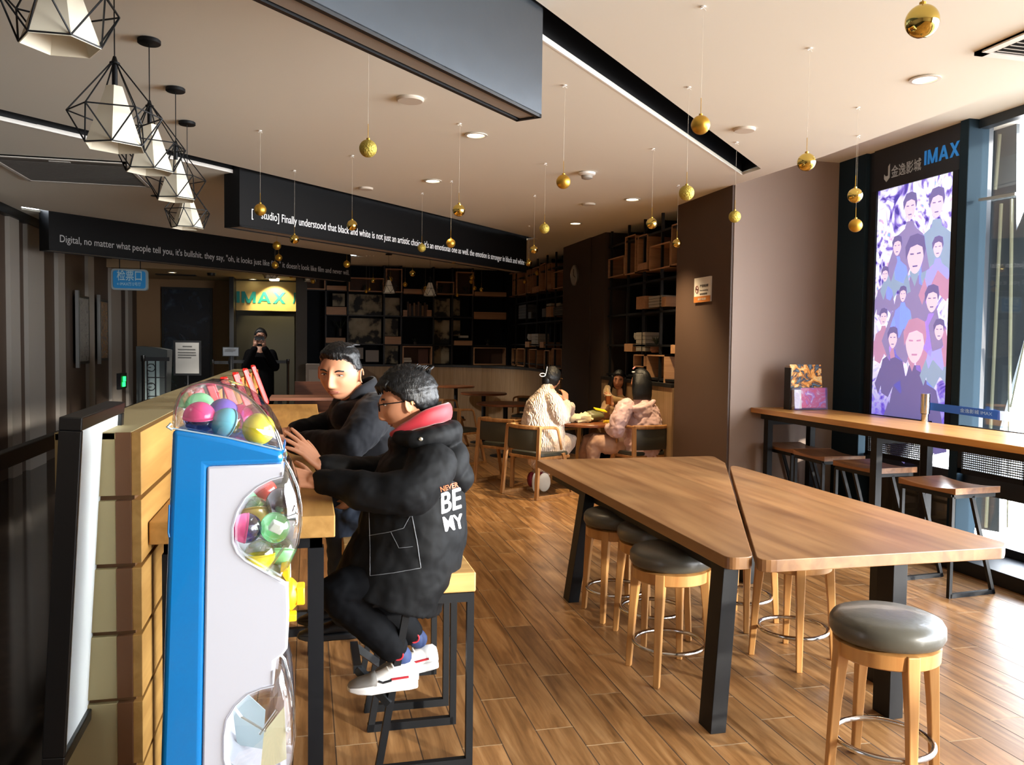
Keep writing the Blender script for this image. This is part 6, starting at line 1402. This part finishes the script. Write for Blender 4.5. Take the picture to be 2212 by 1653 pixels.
add_hair(MB_ := MB(), hc, Mh, hs, lambda d: .004+.016*max(0, min(1, (d.z-.45)/.25)), interp([(-1, -.4), (-.5, -.3), (-.15, .0), (.15, .12), (.35, .4), (.6, .60), (1, .62)]), .004, 9, .004)
for i in range(22): a = random.uniform(-1, 1); b_ = random.uniform(-.05, .05); MB_.tube([hc+Mh@Vector((a*.035, b_, .122)), hc+Mh@Vector((-.01+a*.04, b_-.015, .136)), hc+Mh@Vector((-.022+a*.045, b_-.035, .132))], [.008, .006, .002], 6)
MB_.build('hair', HAIRM, man, world=True, smooth='full')
add_hair(M2_ := MB(), hc, Mh, hs, lambda d: .0025, interp([(-1, -.5), (-.5, -.42), (-.2, -.12), (.1, .02), (.3, .2), (.45, .42), (1, .9)]), .001, 4)
M2_.build('shaved_hair', hair_mat('shaved_grey', '#4c403a', .7), man, world=True, smooth='full')
k = MB(); k.ball(PM(768, 884, 3.82), (.085, .09, .05), 20, 12); k.ball(PM(758, 900, 3.86), (.10, .13, .09), 20, 12); k.tube([PM(868, 1115, 3.74), PM(845, 1030, 3.82), PM(818, 950, 3.87), PM(795, 895, 3.88), PM(775, 865, 3.87)], [(.19, .20), (.19, .2), (.185, .205), (.15, .2), (.075, .09)], 26, sub=4, ref=(1, 0, 0), rnd=True)
k.tube([PM(810, 892, 3.74), PM(800, 905, 3.67), PM(752, 962, 3.56), PM(700, 958, 3.66), PM(640, 956, 3.77)], [.095, .092, .075, .065, .052], 20, sub=4, rnd=True)
k.tube([PM(755, 880, 4.0), PM(715, 915, 4.14), PM(640, 930, 4.03)], [.085, .07, .05], 18, sub=4, rnd=True)
mc = k.build('coat', NAVYC, man, world=True, remesh=.008, sm=5, smooth='full', disp=[(.025, .09)])
MB().tube([PM(762, 862, 3.79), PM(785, 845, 3.80), PM(808, 832, 3.86), PM(800, 828, 3.97), PM(770, 835, 4.0)], [(.02, .012), (.03, .014), (.034, .015), (.034, .015), (.02, .012)], 12, sub=4, ref=(0, 0, 1), rnd=True).build('collar', NAVYC, man, world=True, smooth='full')
k = MB()
for a, b, c in ((hp, kn, an), (hp2, kn2, an2)): limb(k, [a, b+(a-b)*.2, b, c], [.10, .088, .08, .062], 18)
k.build('jeans', JEAN, man, world=True, remesh=.008, sm=3, smooth='full', disp=[(.02, .06)])
for a in (an, an2): shoe(man, a+Vector((.06, 0, -.1)), (-1, 0, 0), (0, 0, 1), .27, (BLK, BLK), s=1.05)

# --- the women at the round table ---
def person(label, loc): return thing('person', label, 'person', loc)
FL = mat('fleece_cream', '#cbb5a2', .85, sheen=.5); n = FL.node_tree.nodes; l = FL.node_tree.links
tc = n.new('ShaderNodeTexCoord'); wv = n.new('ShaderNodeTexWave'); wv.inputs['Scale'].default_value = 14; wv.inputs['Distortion'].default_value = 9; wv.inputs['Detail'].default_value = 1.5; wv.inputs['Detail Scale'].default_value = 1.2
l.new(tc.outputs['Object'], wv.inputs['Vector']); bp = n.new('ShaderNodeBump'); bp.inputs['Strength'].default_value = .6; bp.inputs['Distance'].default_value = .01; l.new(wv.outputs['Fac'], bp.inputs['Height']); l.new(bp.outputs[0], n['Principled BSDF'].inputs['Normal'])
w1 = person('woman in a cream cable fleece suit seen from behind, drinking at the round table', (2.5, 8.68, 0)); P1 = lambda x, y, yy=8.8: PY(x, y, yy)
hc = P1(1193, 818, 8.86); Mh = frame_((.86, .42, -.12)); body = MB(); add_head(body, hc, Mh, 1.0, nu=60, nv=48)
limb(body, [P1(1188, 840), P1(1183, 860)], [.05, .055]); limb(body, [P1(1182, 880), P1(1180, 920), P1(1180, 962)], [.11, .12, .13])
sh, el, wr = P1(1200, 873, 8.62), P1(1212, 915, 8.56), P1(1222, 866, 8.70); limb(body, [sh, el, wr], [.04, .036, .028], 10)
hand(body, wr, (.0, .25, .95), (.2, -1, .1), side=-1, s=1.0, curl=(.7, .8, .85, .9)); hp = P1(1178, 965, 8.75); kn = P1(1228, 955, 8.85); an = P1(1168, 1030, 8.75)
limb(body, [hp, kn, an], [.08, .06, .04], 12); body.build('body', SKIN, w1, world=True, remesh=.007, sm=2, smooth='full')
add_hair(MB_ := MB(), hc, Mh, 1.0, lambda d: .02, interp([(-1, -.9), (-.3, -.8), (.1, -.6), (.3, -.2), (.5, .2), (.7, .45), (1, .55)]), .004, 1, nu=60, nv=48)
MB_.ball(hc+Mh@Vector((0, -.085, -.03)), (.055, .045, .085), 16, 12, M=Mh); MB_.build('hair', HAIRM, w1, world=True, smooth='full')
MB().tube([P1(1172+6*math.cos(a), 810+3.5*math.sin(a), 8.72) for a in [2*PI*i/12 for i in range(12)]], .004, 6, closed=True).tube([P1(1178, 812, 8.72), P1(1181, 800, 8.72), P1(1182, 792, 8.73)], .003, 5).build('hair_clip', WHITE, w1, world=True)
MB().tube([hc+Mh@Vector(q) for q in ((.079, -.01, .01), (.075, .085, .012), (.055, .105, .005))], .0025, 5).build('glasses_frame', mat('gold_wire', '#b8965a', .3, .9), w1, world=True)
k = MB(); k.tube([P1(1178, 978, 8.72), P1(1176, 945, 8.74), P1(1172, 910, 8.77), P1(1174, 880, 8.8), P1(1180, 855, 8.82), P1(1183, 838, 8.83)], [(.22, .22), (.235, .22), (.235, .22), (.20, .21), (.13, .14), (.075, .075)], 26, sub=4, ref=(1, 0, 0), rnd=True)
k.tube([P1(1195, 868, 8.66), P1(1204, 885, 8.58), P1(1212, 905, 8.56), P1(1219, 890, 8.62), P1(1223, 872, 8.68)], [.10, .10, .085, .07, .05], 18, sub=3, rnd=True)
k.tube([P1(1205, 868, 9.0), P1(1222, 900, 9.02), P1(1232, 880, 8.9)], [.09, .08, .06], 14, sub=3, rnd=True)
k.build('fleece_jacket', FL, w1, world=True, remesh=.012, sm=4, smooth='full', disp=[(.03, .12), (.012, .03)])
k = MB(); limb(k, [hp, kn+(hp-kn)*.3, kn, an], [.115, .10, .09, .06], 18); limb(k, [hp+Vector((0, .22, 0)), kn+Vector((0, .2, 0)), an+Vector((0, .2, 0))], [.11, .09, .06], 18); k.build('fleece_trousers', FL, w1, world=True, remesh=.012, sm=3, smooth='full')
SOLE = mat('sole_pale', '#c9c2b2', .6); MAR = mat('shoe_maroon', '#6d1626', .6)
for x0, x1, yy in ((1163, 1188, 8.62), (1150, 1160, 8.70)):
    a, b = PY(x0, 1022, yy), PY(x1, 1062, yy); MB().ball(((a.x+b.x)/2, yy, (a.z+b.z)/2), ((b.x-a.x)/2+.004, .016, (a.z-b.z)/2), 20, 12).build('shoe_sole', SOLE, w1, world=True, smooth=True)
    MB().ball(((a.x+b.x)/2-.02, yy+.07, (a.z+b.z)/2+.02), (.045, .07, .085), 18, 12).build('shoe_upper', MAR, w1, world=True, smooth=True)

w2 = person('smiling woman in a tan coat facing the camera with a drink, behind the round table', (3.6, 9.75, 0)); P2 = lambda x, y, yy=9.6: PY(x, y, yy)
hc = P2(1336, 822, 9.6); Mh = frame_((-.42, -.9, -.02), R(-8)); body = MB(); add_head(body, hc, Mh, .98, nu=70, nv=56)
limb(body, [P2(1340, 845), P2(1342, 862)], [.046, .052]); limb(body, [P2(1342, 875), P2(1345, 920), P2(1345, 965)], [.11, .12, .13])
wr = P2(1322, 874, 9.2); limb(body, [P2(1320, 878, 9.45), P2(1310, 905, 9.3), wr], [.04, .036, .028], 10); hand(body, wr, (-.25, -.2, .9), (.6, -.8, .2), side=1, s=1.0, curl=(.6, .65, .7, .75))
hp, kn, an = P2(1330, 965, 9.5), P2(1275, 962, 9.3), P2(1268, 1040, 9.3); limb(body, [hp, kn, an], [.08, .06, .04], 12); body.build('body', SKIN, w2, world=True, remesh=.006, sm=2, smooth='full'); eyes(w2, hc, Mh, .98, .6)
add_hair(MB_ := MB(), hc, Mh, .98, lambda d: .018, interp([(-1, -.95), (-.2, -.9), (.15, -.7), (.35, -.1), (.55, .3), (.75, .5), (1, .6)]), .004, 5, nu=60, nv=48)
for e, dx in ((1, .03), (-1, .0)): MB_.tube([hc+Mh@Vector((e*.07, .02, .03)), hc+Mh@Vector((e*.085, .01, -.05)), hc+Mh@Vector((e*.09, .0, -.14)), hc+Mh@Vector((e*.09, -.01, -.22))], [(.03, .045), (.03, .05), (.028, .045), (.015, .03)], 12, sub=3, rnd=True)
MB_.build('hair', HAIRM, w2, world=True, smooth='full')
TANC = mat('coat_tan', '#a8845c', .75, sheen=.3); k = MB(); k.tube([P2(1345, 965), P2(1345, 920), P2(1343, 885), P2(1342, 862)], [(.2, .19), (.2, .19), (.17, .17), (.07, .07)], 22, sub=4, ref=(1, 0, 0), rnd=True)
k.tube([P2(1318, 872, 9.52), P2(1305, 898, 9.38), P2(1312, 897, 9.28), P2(1318, 882, 9.22)], [.085, .075, .065, .05], 16, sub=3, rnd=True); k.tube([P2(1300, 935, 9.45), P2(1270, 948, 9.3)], [.12, .09], 16, rnd=True); k.build('coat', TANC, w2, world=True, remesh=.012, sm=4, smooth='full', disp=[(.03, .1)])
f = MB(); f.tube([P2(1313, 838, 9.62), P2(1311, 850, 9.5), P2(1322, 862, 9.42), P2(1345, 866, 9.42)], [.035, .045, .04, .035], 12, sub=3, rnd=True); f.build('fur_trim', mat('fur_tan', '#b08f5e', .9, sheen=.6), w2, world=True, smooth='full', disp=[(.03, .02)])
k = MB(); limb(k, [hp, kn, an], [.10, .085, .06], 16); limb(k, [hp+Vector((.2, 0, 0)), kn+Vector((.2, 0, 0)), an+Vector((.2, 0, 0))], [.10, .085, .06], 16); k.build('trousers', PANT, w2, world=True, smooth='full')
c = P2(1314, 868, 9.15); cup = thing('drink_cup', 'brown iced drink with a straw held by the woman in the tan coat', 'cup', (c.x, 9.15, c.z-.03)); 
MB().lathe([(.028, 0), (.036, .10)], n=20).build('cup_body', mat('tea_brown', '#8a4a22', .15, spec=.6), cup, smooth=True); MB().lathe([(.038, .10), (.038, .112)], n=20).build('lid', mat('cup_lid', '#d8c8a8', .3), cup, smooth=True); MB().tube([(0, 0, .1), (-.012, 0, .19)], .005, 6).build('straw', mat('straw_yellow', '#e0c890', .5), cup)

w3 = person('woman with straight black hair in a pale pink puffer coat, back to the camera', (3.55, 8.6, 0)); P3_ = lambda x, y, yy=8.6: PY(x, y, yy)
hc = P3_(1384, 822, 8.62); Mh = frame_((-.7, .62, -.05)); body = MB(); add_head(body, hc, Mh, 1.0, nu=60, nv=48)
limb(body, [P3_(1385, 845), P3_(1385, 870)], [.05, .055]); limb(body, [P3_(1385, 885), P3_(1388, 930), P3_(1388, 972)], [.11, .12, .13])
hp, kn, an = P3_(1370, 968, 8.55), P3_(1285, 958, 8.7), P3_(1278, 1035, 8.75); limb(body, [hp, kn, an], [.08, .06, .04], 12)
limb(body, [P3_(1345, 885, 8.45), P3_(1335, 925, 8.4), P3_(1310, 920, 8.7)], [.045, .036, .028], 10); hand(body, P3_(1310, 920, 8.7), (-.8, .5, .1), (0, 0, 1), side=-1, s=.95); body.build('body', SKIN, w3, world=True, remesh=.007, sm=2, smooth='full')
add_hair(MB_ := MB(), hc, Mh, 1.0, lambda d: .018, interp([(-1, -.95), (0, -.9), (.3, -.7), (.5, .1), (.7, .4), (1, .55)]), .003, 2, nu=60, nv=48)
MB_.tube([P3_(1386, 812, 8.60), P3_(1387, 832, 8.55), P3_(1387, 850, 8.52), P3_(1387, 864, 8.51)], [(.10, .07), (.115, .065), (.115, .05), (.105, .03)], 22, sub=4, ref=(1, 0, 0)); MB_.build('hair', HAIRM, w3, world=True, smooth='full')
MB().ball(P3_(1368, 804, 8.48), (.02, .01, .008), 12, 8).build('hair_clip', WHITE, w3, world=True, smooth=True); MB().tube([P3_(1367, 797, 8.5), P3_(1372, 793, 8.5)], .008, 6).build('pink_bow', mat('bow_pink', '#d88a8a', .5), w3, world=True)
PNK = mat('puffer_pink', '#c9a9a8', .5, spec=.5, sheen=.2, bump=.3, bscale=12); k = MB()
k.tube([P3_(1385, 982, 8.5), P3_(1388, 950, 8.52), P3_(1390, 915, 8.54), P3_(1388, 890, 8.56), P3_(1385, 868, 8.58)], [(.185, .19), (.215, .21), (.205, .205), (.175, .19), (.09, .1)], 26, sub=4, ref=(1, 0, 0), rnd=True)
k.tube([P3_(1352, 880, 8.48), P3_(1338, 905, 8.42), P3_(1332, 930, 8.42), P3_(1318, 925, 8.62)], [.10, .095, .085, .06], 18, sub=3, rnd=True)
k.build('puffer_coat', PNK, w3, world=True, remesh=.011, sm=4, smooth='full', disp=[(.04, .10), (.02, .035)])
f = MB().ball(P3_(1392, 893, 8.42), (.125, .07, .10), 22, 14); f.tube([P3_(1348, 872, 8.5), P3_(1368, 884, 8.40), P3_(1392, 880, 8.38), P3_(1412, 868, 8.45)], [.03, .035, .035, .03], 12, sub=3, rnd=True); f.build('hood', PNK, w3, world=True, remesh=.010, sm=3, smooth='full', disp=[(.03, .07)])
PKT = mat('trousers_tan', '#b08a72', .6, sheen=.2); k = MB(); limb(k, [hp, kn+(hp-kn)*.3, kn, an], [.11, .10, .085, .06], 18); limb(k, [hp+Vector((-.05, .2, 0)), kn+Vector((-.0, .2, 0)), an+Vector((0, .2, 0))], [.10, .085, .06], 16); k.build('trousers', PKT, w3, world=True, remesh=.012, sm=3, smooth='full', disp=[(.03, .07)])

# --- the standing figure before the dark doorway ---
st_ = person('person in black standing before the dark doorway, holding a phone up', (-.7, 14, 0)); PS = lambda x, y, yy=14: PY(x, y, yy)
hc = PS(563, 727); Mh = frame_((.1, -1, 0)); body = MB(); add_head(body, hc, Mh, 1.0, nu=50, nv=40); cx0 = hc.x
limb(body, [hc+Vector((0, 0, -.1)), hc+Vector((0, 0, -.2))], [.05, .06], 10); limb(body, [hc+Vector((0, 0, -.25)), hc+Vector((0, 0, -.5)), hc+Vector((0, 0, -.8))], [.13, .13, .14], 12)
for e in (-1, 1): limb(body, [hc+Vector((e*.17, 0, -.27)), hc+Vector((e*.22, -.05, -.5)), hc+Vector((e*.06, -.3, -.12))], [.05, .045, .03], 10); hand(body, hc+Vector((e*.07, -.3, -.11)), (-e*.3, -.1, .9), (0, 1, 0), side=e, s=1, curl=(.4, .5, .6, .6)); limb(body, [hc+Vector((e*.09, 0, -.85)), hc+Vector((e*.1, 0, -1.25)), Vector((cx0+e*.11, 14, .08))], [.08, .06, .045], 10); limb(body, [Vector((cx0+e*.11, 14.03, .04)), Vector((cx0+e*.12, 13.82, .03))], [.04, .03], 10)
body.build('body', mat('skin_shaded', '#6a4a3a', .6), st_, world=True, remesh=.009, sm=2, smooth='full')  # shade put into the skin colour so the figure reads as a silhouette
k = MB(); k.tube([hc+Vector((0, 0, -1.05)), hc+Vector((0, 0, -.7)), hc+Vector((0, 0, -.35)), hc+Vector((0, 0, -.2))], [(.21, .16), (.21, .16), (.2, .15), (.1, .1)], 20, sub=3, ref=(1, 0, 0), rnd=True)
for e in (-1, 1): limb(k, [hc+Vector((e*.17, 0, -.28)), hc+Vector((e*.23, -.06, -.5)), hc+Vector((e*.08, -.28, -.2))], [.08, .07, .055], 12)
k.build('coat', mat('coat_plain_black', '#040405', .9, spec=.05), st_, world=True, remesh=.014, sm=3, smooth='full')
k = MB()
for e in (-1, 1): limb(k, [hc+Vector((e*.09, 0, -.95)), hc+Vector((e*.1, 0, -1.25)), Vector((cx0+e*.11, 14, .1))], [.1, .08, .065], 12)
k.build('trousers', PANT, st_, world=True, smooth='full')
add_hair(MB_ := MB(), hc, Mh, 1.0, lambda d: .025, SHORT, .003, 2, nu=40, nv=30); MB_.build('hair', HAIRM, st_, world=True, smooth='full')
ph = thing('phone', 'dark phone held up by the person in black', 'phone', (hc.x, 13.66, hc.z-.03)); MB().box(-.075, .075, -.004, .004, -.035, .04).build('phone_body', BLK, ph, bevel=.003)
